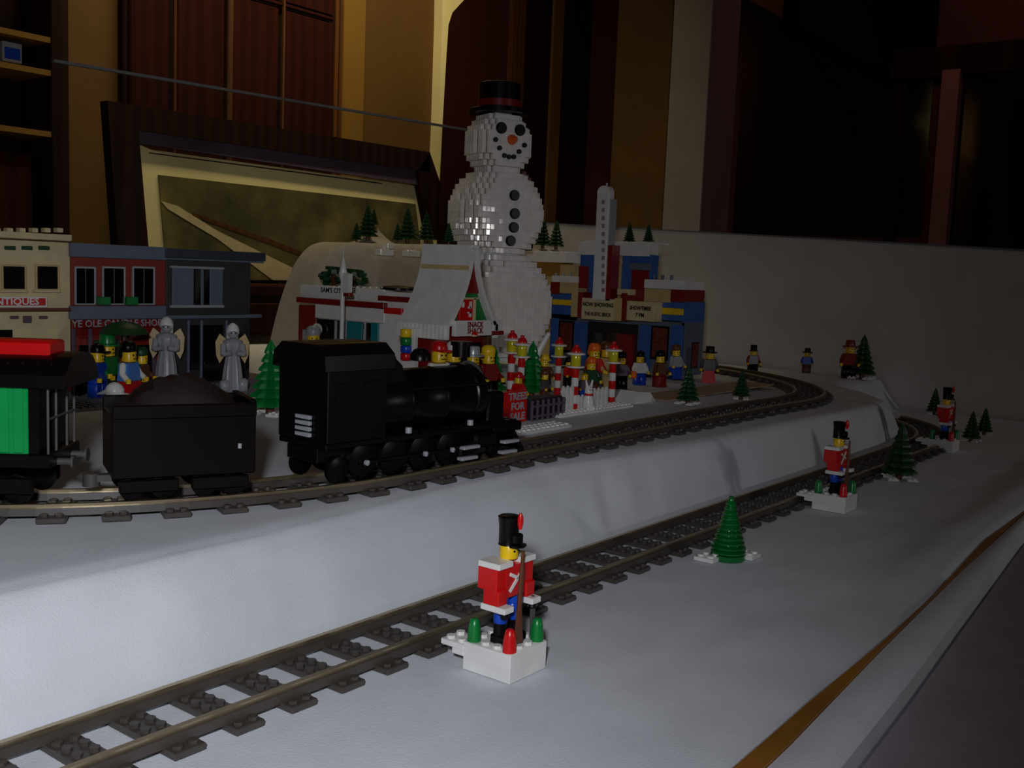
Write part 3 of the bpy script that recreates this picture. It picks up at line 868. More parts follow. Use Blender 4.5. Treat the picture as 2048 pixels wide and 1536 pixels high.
def objq(name, q, M, par):          # no normal recalculation needed: open shells
    me = bpy.data.meshes.new(name); me.from_pydata([tuple(Vector(p) * MM) for p in q.v], [], q.f); me.materials.append(M)
    o = bpy.data.objects.new(name, me); COL.objects.link(o); o.parent = par; return o
def ballf(R, cut): return lambda x, y, z: x * x + y * y + z * z < R * R and y > -cut
objq('lower_ball', vox(lambda x, y, z: x * x + y * y + z * z < 101 ** 2 and y > -76, (0, 0, 97), 101), SNOWW, snow)
objq('middle_ball', vox(ballf(80, 60), (0, 0, 253), 80), SNOWW, snow)
head = objq('head', vox(ballf(55.5, 41), (0, 0, 370), 56), SNOWW, snow)
def disc(name, x, z, y, r, th, M, par=None):
    q = MB(); q.lathe([(r, 0), (r, th * .7), (r * .88, th)], (0, 0, 0), 20, 0, Matrix.Translation((x, y, z)) @ Matrix.Rotation(math.pi / 2, 4, 'X'))
    return obj(name, q, M, par or snow, None, 40)
yh = -40.0
for x in (-18, 18): disc('eye', x, 393, yh, 9.6, 5, BLACK)
q = MB(); q.lathe([(9, 0), (7.5, 4), (4.5, 12), (1, 16)], (0, 0, 0), 16, 0, Matrix.Translation((4, yh, 376)) @ Matrix.Rotation(math.pi / 2, 4, 'X')); obj('carrot_nose', q, ORANGE, snow, None, 40)
for x, z in ((-28, 373), (-20, 360), (-10, 348.5), (-1, 347), (8, 348), (18, 357.5), (28, 369)): disc('mouth_pebble', x, z, yh, 4.1, 4, BLACK)
for x, z in ((3, 283), (5, 253), (4, 230), (-1, 207.5)): disc('button', x, z, -55.5 if abs(z - 253) < 60 else -52, 9, 6, BLACK)
q = MB(); q.lathe([(52, 0), (52, 6), (50, 7)], (0, 0, 421), 28); hat = obj('hat_brim', q, BLACK, snow, None, 40)
q = MB(); q.lathe([(36, 0), (36, 44), (34, 45)], (0, 0, 427), 28); obj('hat_crown', q, BLACK, snow, None, 40)
q = MB(); q.lathe([(37, 0), (37, 11)], (0, 0, 432), 28); obj('hat_band', q, DRED, snow, None, 40)
q = MB()
for k in range(4): q.box((38 + 5 * k, -22, 318 - 5 * k), (46 + 5 * k, -10, 328 - 5 * k), ch=.4)
obj('scarf_end', q, mat('rust_plastic', (.45, .17, .07)), snow)

# ------------------------------------------------------------------ snack shack
KS = 0.85
GV = CAM.y + KS * (556.0 - CAM.y)
XS = CAM.x + KS * (866 - CAM.x)
def ZS(z): return CAM.z + KS * (z - CAM.z)
shp = thing('snack_shack', 'white A-frame snack shack with red and green gable and snack sign', 'building', (XS, GV + 38, 58.3))
so = shp.location / MM
def prof(sgn):
    pts = []
    for i in range(9):
        t = i / 8
        w = (8 + 46 * (t ** 1.9)) * KS; z = ZS(244 - 108 * t)
        pts.append((XS + sgn * w, z))
    return pts
for sgn in (-1, 1):
    a = prof(sgn); b = [(x - sgn * 5, z - 2) for x, z in a]
    for i in range(8):
        q = MB(); q.prism([a[i], a[i + 1], b[i + 1], b[i]], GV - 6, GV + 75, 'y'); obj('roof_slope', q, WHITE, shp, so)
    q = MB(); ex, ez = a[-1]
    q.box((ex - 3, GV - 6, ez - 18), (ex + 3, GV + 75, ez), ch=.4)
    for k in range(12): q.box((ex - 4, GV - 4 + 6.45 * k, ez - 17), (ex + 4, GV - 1 + 6.45 * k, ez - 1))
    obj('eave_band', q, WHITE, shp, so)
q = MB(); q.box((XS - 7, GV - 6, ZS(242)), (XS + 7, GV + 75, ZS(248)), ch=.5); obj('ridge_cap', q, WHITE, shp, so)
a = prof(-1); q = MB(); q.box((a[1][0] - 3.2, GV - 5, a[1][1] - 16), (a[1][0] + 2.5, GV + 73, a[1][1] - 10)); obj('warm_light_streak', q, TAN, shp, so)  # tan strip stands in for a streak of warm light across the roof
q = MB(); q.prism([(x + 4.6, z - 3) for x, z in prof(-1)][::-1] + [(x - 4.6, z - 3) for x, z in prof(1)], GV + 2, GV + 6, 'y'); obj('gable_wall', q, GREEN, shp, so)
q = MB(); q.prism([(XS + KS * a_, ZS(c_)) for a_, c_ in ((-3, 232), (4, 232), (11, 206), (17, 180), (-18, 180), (-12, 206))], GV - 1, GV + 3, 'y'); obj('gable_peak', q, DRED, shp, so)
q = MB(); fv(q, GV, 918, 595, 957, 599, 3, 2); fv(q, GV, 947, 597, 952, 641, 3, 2); obj('gable_frame', q, CREAM, shp, so)
q = MB(); a = fv(q, GV, 920, 599, 947, 641, 2, 2, ch=.3); ps = obj('gable_poster', q, RED, shp, so)
q = MB(); fv(q, GV, 925, 604, 929, 615, 3, 0); fv(q, GV, 940, 603, 944, 616, 3, 0); fv(q, GV, 937, 613, 942, 617, 3, 0); fv(q, GV, 939, 624, 943, 634, 3, 0); fv(q, GV, 936, 624, 943, 627, 3, 0)
obj('poster_mark', q, WHITE, ps, Vector((0, 0, 0)) + so)
q = MB(); a = fv(q, GV, 911, 641, 984, 672, 10, -4, ch=.4); sg = obj('signboard', q, WHITE, shp, so)
cxs = (a[0] + a[1]) / 2
text('SNACK', 9.2, DRED, (cxs + 2, GV - 10.3, a[3] - 5.4), 'v', sg, so, bold=.25, sx=1.0)
text('SHACK', 9.2, DRED, (cxs + 2, GV - 10.3, a[3] - 12.8), 'v', sg, so, bold=.25, sx=1.0)
q = MB(); q.lathe([(4.5, 0), (4.5, 1), (3.6, 2.8), (1.5, 3.8)], (cxs, GV - 10, a[2] + 1.5), 14); q.cyl((cxs, GV - 10, a[2] - .4), 4.6, 1.6, 14, 1); obj('burger_emblem', q, [RED, TAN], sg, so)
q = MB(); fv(q, GV, 986, 641, 1006, 662, 6, 20, ch=.4); obj('side_box', q, WHITE, shp, so)
q = MB(); fv(q, GV, 986, 662, 1008, 670, 7, 20, ch=.4); obj('side_base', q, DRED, shp, so)
q = MB(); q.box((XS - 39, GV + 7, 58.3), (XS + 36, GV + 71, ZS(142)), ch=.5); obj('rear_room', q, DRED, shp, so)
for xa, xb in ((XS - 45, XS - 36), (XS + 34, XS + 42)):
    q = MB(); q.box((xa, GV - 2, 58.3), (xb, GV + 6, 132), ch=.4); obj('corner_post', q, BROWN, shp, so)
q = MB(); q.box((XS - 34, GV - 8, 58.3), (XS + 32, GV + 4, 84), ch=.4); q.box((XS - 37, GV - 12, 84), (XS + 34, GV + 4, 88), ch=.4); obj('counter', q, DRED, shp, so)
q = MB(); q.box((XS - 32, GV + 5, 91), (XS + 30, GV + 7, 124)); obj('serving_hatch', q, BLACK, shp, so)
# menu post with coloured discs
U_ = 640.0
mp = thing('stacked_light_post', 'white post with yellow, green, blue and red round lamps beside the snack shack', 'post', (U_, atu(815, 700, U_).y, 57))
mo = mp.location / MM
q = MB(); a = fu(q, U_, 806, 656, 829, 722, 0, 6, ch=.4); q.box((U_ - 2, a[0], 57), (U_ + 8, a[1], a[2]), ch=.4); obj('back_plate', q, WHITE, mp, mo)
for y0, y1, M in ((658, 674, YELL), (675, 690, GREEN), (691, 705, BLUE), (706, 720, RED)):
    zt = atu(817, y0, U_).z; zb = atu(817, y1, U_).z; vc = atu(817, y0, U_).y
    q = MB(); q.lathe([(6.2, 0), (6.8, .8), (6.8, zt - zb - .8), (6.2, zt - zb)], (U_ - 4, vc, zb), 16); obj('lamp', q, M, mp, mo, 40)

# ------------------------------------------------------------------ diner
UD = 745.0
di = thing('diner', 'white and red diner with teal windows and flat parapet behind the locomotive', 'building', (790, 680, 57))
do = di.location / MM
def Dp(name, rects, M, par=None):
    q = MB()
    for r in rects: fu(q, UD, *r[:4], *(r[4:] if len(r) > 4 else (0, 60)), ch=.5)
    return obj(name, q, M, par or di, do)
Dp('core_wall', [(632, 640, 768, 740, -2, 80)], WHITE)
Dp('parapet', [(600, 574, 768, 600, 6, 80)], WHITE)
q = MB(); va = atu(600, 574, UD - 6); vb = atu(768, 578, UD - 6)
for k in range(14): q.cyl((UD - 2, va.y + (vb.y - va.y) * (k + .5) / 14, va.z - .3 + (vb.z - va.z) * (k + .5) / 14 + 1), 2.4, 2, 10)
obj('parapet_studs', q, WHITE, di, do, 40)
Dp('red_stripe', [(592, 600, 767, 611, 10, 70)], DRED)
Dp('lower_band', [(630, 613, 768, 641, 4, 60)], WHITE)
Dp('red_pier', [(596, 611, 631, 760, 2, 40)], DRED)
Dp('window_glass', [(631, 642, 756, 692, 0, 4)], GLASSD)
for r in ((690, 644, 724, 690, 1.5, 0), (741, 642, 756, 690, 2.5, 0)): Dp('teal_panel', [r], TEAL)
Dp('grey_panel', [(604, 660, 630, 720, 5, 0)], LGREY)
for x in (668, 688, 726): Dp('window_mullion', [(x, 641, x + 4, 692, 2.5, 0)], LGREY)
q = MB(); c = atu(636, 659, UD - 4)
n = 20; vs = []; fs = []
for i in range(n):
    a = 2 * math.pi * i / n
    for r, dx in ((9, 0), (9, -3), (6, -3), (6, 0)): vs.append((c.x + dx, c.y + r * math.cos(a), c.z + r * math.sin(a)))
for i in range(n):
    j = (i + 1) % n
    for k in range(4): fs.append((i * 4 + k, i * 4 + (k + 1) % 4, j * 4 + (k + 1) % 4, j * 4 + k))
q.add(vs, fs); obj('round_window', q, WHITE, di, do, 40)
Dp('right_wall', [(766, 600, 822, 745, 2, 52)], WHITE)
Dp('right_cornice', [(757, 584, 824, 593, 8, 50)], WHITE)
Dp('right_stripe', [(755, 593, 822, 603, 9, 48)], DRED)
Dp('right_stripe', [(767, 616, 803, 628, 6, 50)], RED)
q = MB(); c = atu(797, 580, UD + 20); q.lathe([(25, 0), (25, 3), (20, 5), (6, 6)], (c.x, c.y, c.z), 24); obj('roof_disc', q, BLACK, di, do, 40)
pa = atu(664, 580, UD - 6.5)
text("SAM'S CITY", 9.5, BLACK, (UD - 6.4, pa.y, pa.z - 1), 'u', di, do, bold=.15)
pa = atu(706, 580, UD - 6.5); text('CE', 9.5, BLACK, (UD - 6.4, pa.y, pa.z - 1), 'u', di, do, bold=.15)
q = MB(); q.box((UD - 8, atu(824, 740, UD).y, 58.2), (UD + 52, atu(600, 740, UD).y, 59.4)); obj('floor_slab', q, LGREY, di, do)
# mast in front of the diner
UM = 690.0; c = atu(683, 690, UM)
ma = thing('spire_mast', 'thin white mast with spire and slanted white sign block before the diner', 'mast', (UM, c.y, 57)); mo = ma.location / MM
zt = lambda y: atu(684, y, UM).z
q = MB(); q.lathe([(3.2, 0), (3.0, zt(560) - 57)], (UM, c.y, 57), 12); obj('pole', q, WHITE, ma, mo, 40)
q = MB(); q.lathe([(4, 0), (6, zt(548) - zt(560)), (3.4, zt(530) - zt(560)), (2.2, zt(520) - zt(560)), (.7, zt(516) - zt(560)), (.4, zt(494) - zt(560))], (UM, c.y, zt(560)), 14); obj('spire', q, WHITE, ma, mo, 40)
q = MB(); y0 = atu(688, 570, UM).y; y1 = atu(700, 570, UM).y
q.prism([(atu(690, 546, UM).y, zt(545)), (atu(701, 546, UM).y, zt(547)), (y1, zt(585)), (atu(688, 585, UM).y, zt(585))], UM - 4, UM + 4, 'x'); obj('sign_block', q, WHITE, ma, mo)
q = MB(); fu(q, UM, 686, 585, 698, 593, 4, 4, ch=.5); obj('sign_tip', q, DRED, ma, mo)
# round dark shrub behind the parapet
def shrub(c, r, label):
    t = thing('round_shrub', label, 'shrub', (c[0], c[1], c[2]), 0)
    q = MB(); random.seed(int(c[0]))
    for k in range(60):
        a = random.uniform(0, 6.28); e = random.uniform(-.2, 1.5); rr = r * random.uniform(.6, .95)
        p = Vector((rr * math.cos(a) * math.cos(e), rr * math.sin(a) * math.cos(e), r * .3 + rr * math.sin(e)))
        q.box(p - Vector((r * .16, r * .16, r * .1)), p + Vector((r * .16, r * .16, r * .1)), 0, Matrix.Translation(p) @ Matrix.Rotation(a, 4, 'Z') @ Matrix.Translation(-p))
    obj('foliage', q, DGREEN, t)
    q = MB(); q.cyl((0, 0, 0), r * .16, r * .7, 8); obj('trunk', q, BROWN, t)
    return t
c = atu(672, 580, UD + 45); zr = atu(672, 574, UD - 6).z
shrub((UD + 40, c.y, zr - 1), 24, 'dark round shrub on the diner roof, left of the mast block')
c = atu(712, 580, UD + 45); shrub((UD + 40, c.y, zr - 1), 22, 'dark round shrub on the diner roof, right of the mast block')
# glossy clear blocks on the hill edge
for k, (x0, y0, x1, y1, lab) in enumerate(((762, 499, 788, 511, 'glossy white block on the hill front, left of two'), (816, 502, 841, 513, 'glossy white block on the hill front, right of two'), (776, 488, 788, 497, 'small glossy white block stacked above the left hill block'))):
    pp = atv((x0 + x1) / 2, y1, 842); pp.z = max(hill(pp.x, 842) - 2, pp.z)
    t = thing('glossy_block', lab, 'block', (pp.x, 838, pp.z), 0, 'glossy blocks on the hill front')
    q = MB(); a = fv(q, 836, x0, y0, x1, y1, 0, 14, ch=.6); obj('brick', q, SNOWW, t, t.location / MM)
    q = MB(); q.studs(a[0], 836, a[3], max(1, int((a[1] - a[0]) / 8)), 1); obj('studs', q, SNOWW, t, t.location / MM)

# tan house between snowman and theatre
UH = 1250.0
th = thing('tan_house', 'small tan house with glossy white roof edge between snowman and theatre', 'building', (UH + 30, atu(1085, 650, UH).y, 57)); ho = th.location / MM
def Hp(name, rects, M):
    q = MB()
    for r in rects: fu(q, UH, *r, ch=.5)
    return obj(name, q, M, th, ho)
Hp('wall', [(1050, 528, 1132, 735, 0, 60)], TAN)
Hp('upper_wall', [(1048, 522, 1120, 552, 1.2, 40)], mat('ochre_plastic', (.62, .45, .14), rough=.35))
Hp('roof_edge', [(1042, 503, 1131, 524, 5, 66)], SNOWW)
q = MB(); a0 = atu(1042, 503, UH - 5); a1 = atu(1131, 503, UH - 5)
q.studs(UH - 4, a1.y, a0.z, 8, 11, n=10); obj('roof_studs', q, SNOWW, th, ho, 40)
Hp('window_glass', [(1064, 575, 1092, 606, 1.5, 0)], GLASSD)
Hp('door', [(1102, 640, 1124, 735, 2, 0)], BROWN)

# ------------------------------------------------------------------ theatre
UT = 1190.0
tt = thing('toy_theatre', 'blue, tan and red theatre with tall white blade sign and marquee', 'building', (1230, 530, 57)); tO = tt.location / MM
def Q(name, rects, M, par=None):
    q = MB()
    for r in rects: fu(q, UT, *r[:4], *(r[4:] if len(r) > 4 else (0, 60)), ch=.5)
    return obj(name, q, M, par or tt, tO)
Q('lower_wall', [(1100, 636, 1368, 745, 0, 64)], SBLUE)
Q('tower_wall', [(1158, 508, 1300, 640, 0, 24)], MBLUE)
Q('tower_parapet', [(1157, 484, 1297, 511, 5, 28)], WHITE)
q = MB(); a0 = atu(1157, 484, UT - 5); a1 = atu(1297, 487, UT - 5); q.studs(UT - 4, a1.y, a0.z, 9, int((a0.y - a1.y) / 8), n=10); obj('parapet_studs', q, WHITE, tt, tO, 40)
Q('tan_column', [(1222, 512, 1241, 604, 4, 0)], TAN)
Q('red_panel', [(1156, 532, 1176, 594, 2, 0)], DRED)
Q('red_panel', [(1262, 540, 1296, 602, 2, 0)], DRED)
Q('window_lintel', [(1258, 526, 1300, 540, 3, 0)], SBLUE)
Q('wing_wall', [(1100, 563, 1156, 640, 0, 60)], MBLUE); Q('wing_wall', [(1300, 577, 1367, 640, 0, 60)], MBLUE)
Q('wing_parapet', [(1103, 552, 1156, 565, 5, 60)], WHITE); Q('wing_parapet', [(1288, 560, 1369, 578, 5, 60)], WHITE)
for x in (1112, 1126, 1140):
    pp = atu(x, 552, UT + 8); q = MB(); q.cyl((pp.x, pp.y, pp.z), 2.6, 5, 10); obj('finial', q, LGREY, tt, tO, 40)
for x in (1308, 1325, 1343):
    pp = atu(x, 560, UT + 8); q = MB(); q.cyl((pp.x, pp.y, pp.z), 2.6, 8, 10); obj('finial', q, SBLUE, tt, tO, 40)
Q('tan_band', [(1118, 565, 1156, 587, 3, 0)], TAN); Q('tan_band', [(1288, 578, 1342, 604, 3, 0)], TAN)
Q('red_corner', [(1101, 564, 1119, 588, 4, 10)], DRED); Q('red_corner', [(1341, 579, 1369, 604, 4, 64)], DRED)
Q('yellow_stripe', [(1099, 599, 1144, 610, 2.5, 0)], YELL); Q('yellow_stripe', [(1306, 616, 1366, 629, 2.5, 0)], YELL)
for r_ in ((1099, 588, 1144, 599, 2, 0), (1306, 604, 1368, 616, 2, 0), (1099, 610, 1144, 626, 2, 0), (1306, 629, 1368, 641, 2, 0)): Q('blue_stripe', [r_], MBLUE)
Q('poster_frame', [(1116, 641, 1146, 705, 3, 0)], BLACK); Q('poster', [(1119, 645, 1143, 700, 4, 0)], mat('poster_print', (.42, .16, .10), var=.6, scale=180))
Q('poster_frame', [(1301, 652, 1336, 720, 3, 0)], BLACK); Q('poster', [(1304, 656, 1333, 715, 4, 0)], MATS['poster_print'])
Q('blue_pier', [(1099, 636, 1115, 742, 4, 0)], MBLUE); Q('blue_pier', [(1148, 645, 1172, 742, 3, 0)], MBLUE); Q('blue_pier', [(1276, 650, 1300, 742, 3, 0)], MBLUE); Q('blue_pier', [(1339, 650, 1364, 742, 3, 0)], MBLUE)
Q('entrance', [(1174, 646, 1274, 742, 1.2, 0)], mat('dark_entrance', (.10, .05, .07)))
Q('glass_door', [(1182, 664, 1205, 742, 2.5, 0)], GLASSD); Q('glass_door', [(1212, 664, 1240, 742, 2.5, 0)], GLASSD)
Q('ticket_booth', [(1230, 668, 1262, 742, 14, 0)], DRED)
# side face along the track
ve = atu(1368, 650, UT).y
sw = MB(); x0 = UT; x1 = UT + 66
sw.box((x0, ve - .8, 58.3), (x1, ve + 4, atu(1368, 604, UT).z)); obj('side_wall', sw, MBLUE, tt, tO)
q = MB(); q.box((x0 + 26, ve - 2.4, 70), (x0 + 50, ve - .6, 112), ch=.3); obj('poster_frame', q, BLACK, tt, tO)
q = MB(); q.box((x0 + 28, ve - 3.2, 72), (x0 + 48, ve - 2.2, 110), ch=.3); obj('poster', q, MATS['poster_print'], tt, tO)
q = MB(); fu(q, UT, 1366, 578, 1379, 604, -20, 60); obj('red_corner', q, DRED, tt, tO)
# blade sign
q = MB(); a = fu(q, UT, 1189, 384, 1213, 600, 34, -18, ch=1.0); bl = obj('blade_sign', q, WHITE, tt, tO)
q = MB(); yc = (a[0] + a[1]) / 2; r = abs(a[0] - a[1]) / 2
q.lathe([(r, -7.6), (r, 7.6)], (0, 0, 0), 20, 0, Matrix.Translation((UT - 26, yc, a[3] - 1.2)) @ Matrix.Rotation(math.pi / 2, 4, 'Y')); obj('blade_cap', q, WHITE, bl, tO, 40)
q = MB(); fu(q, UT, 1213, 490, 1222, 602, 30, -6, ch=.4); obj('blade_edge', q, DRED, bl, tO)
q = MB(); fu(q, UT, 1213, 398, 1219, 489, 30, -10, ch=.4); obj('blade_rim', q, LGREY, bl, tO)
q = MB()
for k in range(12):
    y = 400 + k * 16; fu(q, UT, 1203, y, 1209, y + 8, 34.8, -34, ch=.2)
obj('blade_mark', q, mat('mauve_print', (.62, .50, .54)), bl, tO)
q = MB(); q.cyl((UT - 24, yc, a[3] + r * .9), 1.6, 5, 8); obj('blade_tip', q, SILV, bl, tO)
# marquee
mq = MB(); fu(mq, UT, 1150, 596, 1244, 642, 26, 0, ch=.4); Q('marquee_post', [(1142, 576, 1155, 634, 28, 0)], TAN); Q('marquee_edge', [(1155, 584, 1164, 635, 28, 0)], DRED)
q = MB(); a = fu(q, UT, 1163, 597, 1229, 640, 30, 0, ch=.4); s1_ = obj('marquee_sign', q, CREAM, tt, tO)
yc = (a[0] + a[1]) / 2
text('NOW SHOWING', 9.0, BLACK, (UT - 30.4, yc, a[3] - 10.5), 'u', s1_, tO, bold=.28, sx=.86)
text('THE RUSTIC BRICK', 8.2, BLACK, (UT - 30.4, yc, a[2] + 9), 'u', s1_, tO, bold=.25, sx=.74)
Q('marquee_post', [(1228, 596, 1242, 642, 31, 0)], TAN); Q('marquee_edge', [(1241, 586, 1252, 642, 29, 0)], DRED)
Q('marquee_post', [(1234, 578, 1256, 590, 26, 0)], CREAM)
q = MB(); a = fu(q, UT, 1252, 603, 1309, 642, 26, 0, ch=.4); s2_ = obj('marquee_sign', q, CREAM, tt, tO); yc = (a[0] + a[1]) / 2
text('SHOWTIMES', 8.6, BLACK, (UT - 26.4, yc, a[3] - 11), 'u', s2_, tO, bold=.28, sx=.8)
text('7 PM', 8.6, BLACK, (UT - 26.4, yc, a[2] + 9), 'u', s2_, tO, bold=.28, sx=.9)

# ------------------------------------------------------------------ shop row
SV = 700.0
def shop(label, px0, px1):
    a = atv(px0, 770, SV).x; b = atv(px1, 770, SV).x
    return thing('toy_shop', label, 'building', ((a + b) / 2, SV + 40, 57))
def F(t, name, rects, M, par=None):
    q = MB()
    for r in rects: fv(q, SV, *r[:4], *(r[4:] if len(r) > 4 else (0, 70)), ch=.5)
    return obj(name, q, M, par or t, t.location / MM)
c1 = shop('cream two-storey antiques shop at the left edge', -60, 141)
F(c1, 'front_wall', [(-70, 478, 141, 778)], CREAM)
F(c1, 'cornice', [(-72, 464, 144, 477, 7, 70)], CREAM)
for x in range(-60, 140, 25): F(c1, 'roof_ornament', [(x, 456, x + 12, 465, 5, 4)], CREAM)
F(c1, 'cornice_line', [(-72, 476, 143, 480, 5, 0)], BROWN)
for x0, x1 in ((-58, -14), (4, 54), (72, 120)):
    F(c1, 'window_frame', [(x0, 529, x1, 581, 3, 0)], TAN); F(c1, 'window_glass', [(x0 + 4, 533, x1 - 4, 578, 4, 0)], GLASSD)
    F(c1, 'window_sill', [(x0 - 2, 580, x1 + 2, 585, 6, 0)], CREAM)
for x in (10, 44, 78): F(c1, 'wall_garland', [(x, 492, x + 22, 500, 2, 0)], DGREEN)
sb = F(c1, 'signboard', [(-68, 593, 95, 615, 4, 0)], WHITE)
F(c1, 'sign_panel', [(-66, 596, 92, 611, 5, 0)], RED)
pa = atv(28, 603.5, SV - 5.3); text('ANTIQUES', 10.2, WHITE, (pa.x, SV - 5.4, pa.z), 'v', c1, c1.location / MM, bold=.25, sx=1.12)
F(c1, 'ledge', [(-72, 617, 143, 623, 8, 0)], BROWN)
for x in (22, 48, 80): F(c1, 'wall_bracket', [(x, 632, x + 16, 646 if x == 48 else 638, 3, 0)], PURP)
F(c1, 'door', [(40, 690, 76, 778, 3, 0)], BROWN); F(c1, 'shop_window', [(-40, 660, 26, 740, 3, 0)], GLASSD)
c2 = shop('red shop with three white-framed windows and candle sign in the middle of the row', 141, 330)
F(c2, 'front_wall', [(142, 515, 331, 778)], mat('brick_red_plastic', (.52, .14, .07), rough=.4))
F(c2, 'cornice', [(143, 490, 333, 517, 6, 70)], SBLUE)
for x0, x1 in ((151, 193), (206, 252), (266, 311)):
    F(c2, 'window_frame', [(x0, 533, x1, 610, 3.5, 0)], LGREY); F(c2, 'window_glass', [(x0 + 3, 537, x1 - 4, 607, 4.5, 0)], GLASSD)
    F(c2, 'window_bar', [((x0 + x1) / 2 - 1, 537, (x0 + x1) / 2 + 1, 607, 5, 0)], DGREY)
for x in (200, 255): F(c2, 'planter', [(x, 594, x + 22, 610, 10, 0)], GREEN)
F(c2, 'ledge', [(143, 612, 333, 638, 7, 0)], SBLUE)
sb = F(c2, 'signboard', [(146, 640, 333, 656, 5, 0)], DRED)
pa = atv(237, 647, SV - 5.4); text('YE OLE CANDLE SHOP', 11.2, LGREY, (pa.x, SV - 5.5, pa.z), 'v', c2, c2.location / MM, bold=.2)
for x in (146, 178, 248, 306, 324): F(c2, 'pilaster', [(x, 657, x + 7, 778, 4, 0)], PURP)
for x0, x1 in ((160, 178), (258, 304)): F(c2, 'shop_window', [(x0, 690, x1, 750, 3, 0)], GLASSD)
F(c2, 'door', [(190, 680, 240, 778, 3, 0)], DGREEN)
for x0, x1 in ((160, 235), (258, 306)): F(c2, 'transom', [(x0, 660, x1, 676, 3, 0)], DRED)
c3 = shop('dark grey shop with tall pale windows at the right end of the row', 330, 531)
F(c3, 'front_wall', [(332, 518, 500, 776)], mat('charcoal_plastic', (.20, .19, .20), rough=.4))
F(c3, 'cornice', [(332, 501, 532, 519, 8, 78)], mat('dark_blue_grey_plastic', (.20, .22, .27), rough=.35))
F(c3, 'cornice_line', [(332, 519, 528, 523, 6, 0)], SBLUE)
for x0, x1, M in ((345, 388, SBLUE), (394, 408, SBLUE), (420, 446, SBLUE)):
    F(c3, 'window_frame', [(x0, 536, x1, 613, 2, 0)], SBLUE)
for x0, x1 in ((390, 402), (409, 420)): F(c3, 'window_glass', [(x0, 538, x1, 611, 3, 0)], GLASSD)
F(c3, 'window_head', [(343, 533, 449, 538, 5, 0)], LGREY); F(c3, 'window_sill', [(343, 610, 449, 616, 5, 0)], LGREY)
F(c3, 'ledge', [(334, 630, 524, 637, 8, 0)], SBLUE)
for x in (344, 376, 402, 452): F(c3, 'pilaster', [(x, 640, x + 4, 774, 3, 0)], SBLUE)
F(c3, 'shop_window', [(382, 650, 400, 740, 2, 0)], GLASSD); F(c3, 'door', [(408, 650, 446, 774, 2, 0)], GLASSD)
q = MB(); q.box((150, 560, 58.2), (640, SV + 60, 59.8)); q.studs(160, 565, 59.8, 56, 14, n=6)
tag(obj('street_plate', q, mat('street_grey_plastic', (.40, .40, .42), rough=.5)), 'grey studded street plate in front of the shop row', 'plate')

# ------------------------------------------------------------------ hooded grey figures by the shops
def hooded(loc, h, rz, label):
    t = thing('robed_statue', label, 'statue', loc, rz, 'grey robed statues before the shops'); k = h / 84.0
    def H(name, q, M): 
        q.v = [tuple(Vector(p) * k) for p in q.v]; return obj(name, q, M, t, None, 50)
    q = MB(); q.lathe([(14, 0), (14.5, 3), (12.5, 14), (11, 28), (8.5, 42), (10.5, 50), (13, 57), (11.5, 62), (5, 65)], (0, 0, 0), 22, 0, None, .13); q.box((-16, -14, 0), (-4, -2, 15), ch=2.5); q.box((5, -14, 0), (17, -1, 17), ch=2.5); H('robe', q, LGREY)
    q = MB(); q.ball((0, -1, 71), 6.6, 14); H('head', q, LGREY)
    q = MB(); q.lathe([(7.6, 0), (7.8, 4), (6.2, 9), (3, 12), (.4, 13)], (0, 1.2, 70.5), 16); q.box((-6.8, 2, 58), (6.8, 8, 74), ch=2.5); H('hood', q, WHITE)
    q = MB()
    for x in (-2.4, 2.4): q.ball((x, -7.2, 71.6), .9, 8)
    H('eyes', q, BLACK)
    for sx in (-1, 1):
        q = MB(); q.prism([(sx * 8, 64), (sx * 15, 70), (sx * 20, 60), (sx * 19, 44), (sx * 15, 34), (sx * 10, 42)], 3, 6.5, 'y'); H('wing', q, TAN)
        q = MB(); q.tube((sx * 11.5, -2, 57), (sx * 12, -9, 45), 3.6, 8); q.tube((sx * 12, -9, 46), (sx * 3, -13, 48), 3.0, 8); H('arm', q, LGREY)
    return t
p = atv(333, 632, 668); hs = hooded((p.x, 668, 60), p.z - 60, D(-40), 'grey robed statue with pale hood, in front of the candle shop')
p = atv(466, 645, 600); hooded((p.x, 600, 60), p.z - 60, D(-30), 'grey robed statue with white hood, in front of the dark grey shop')

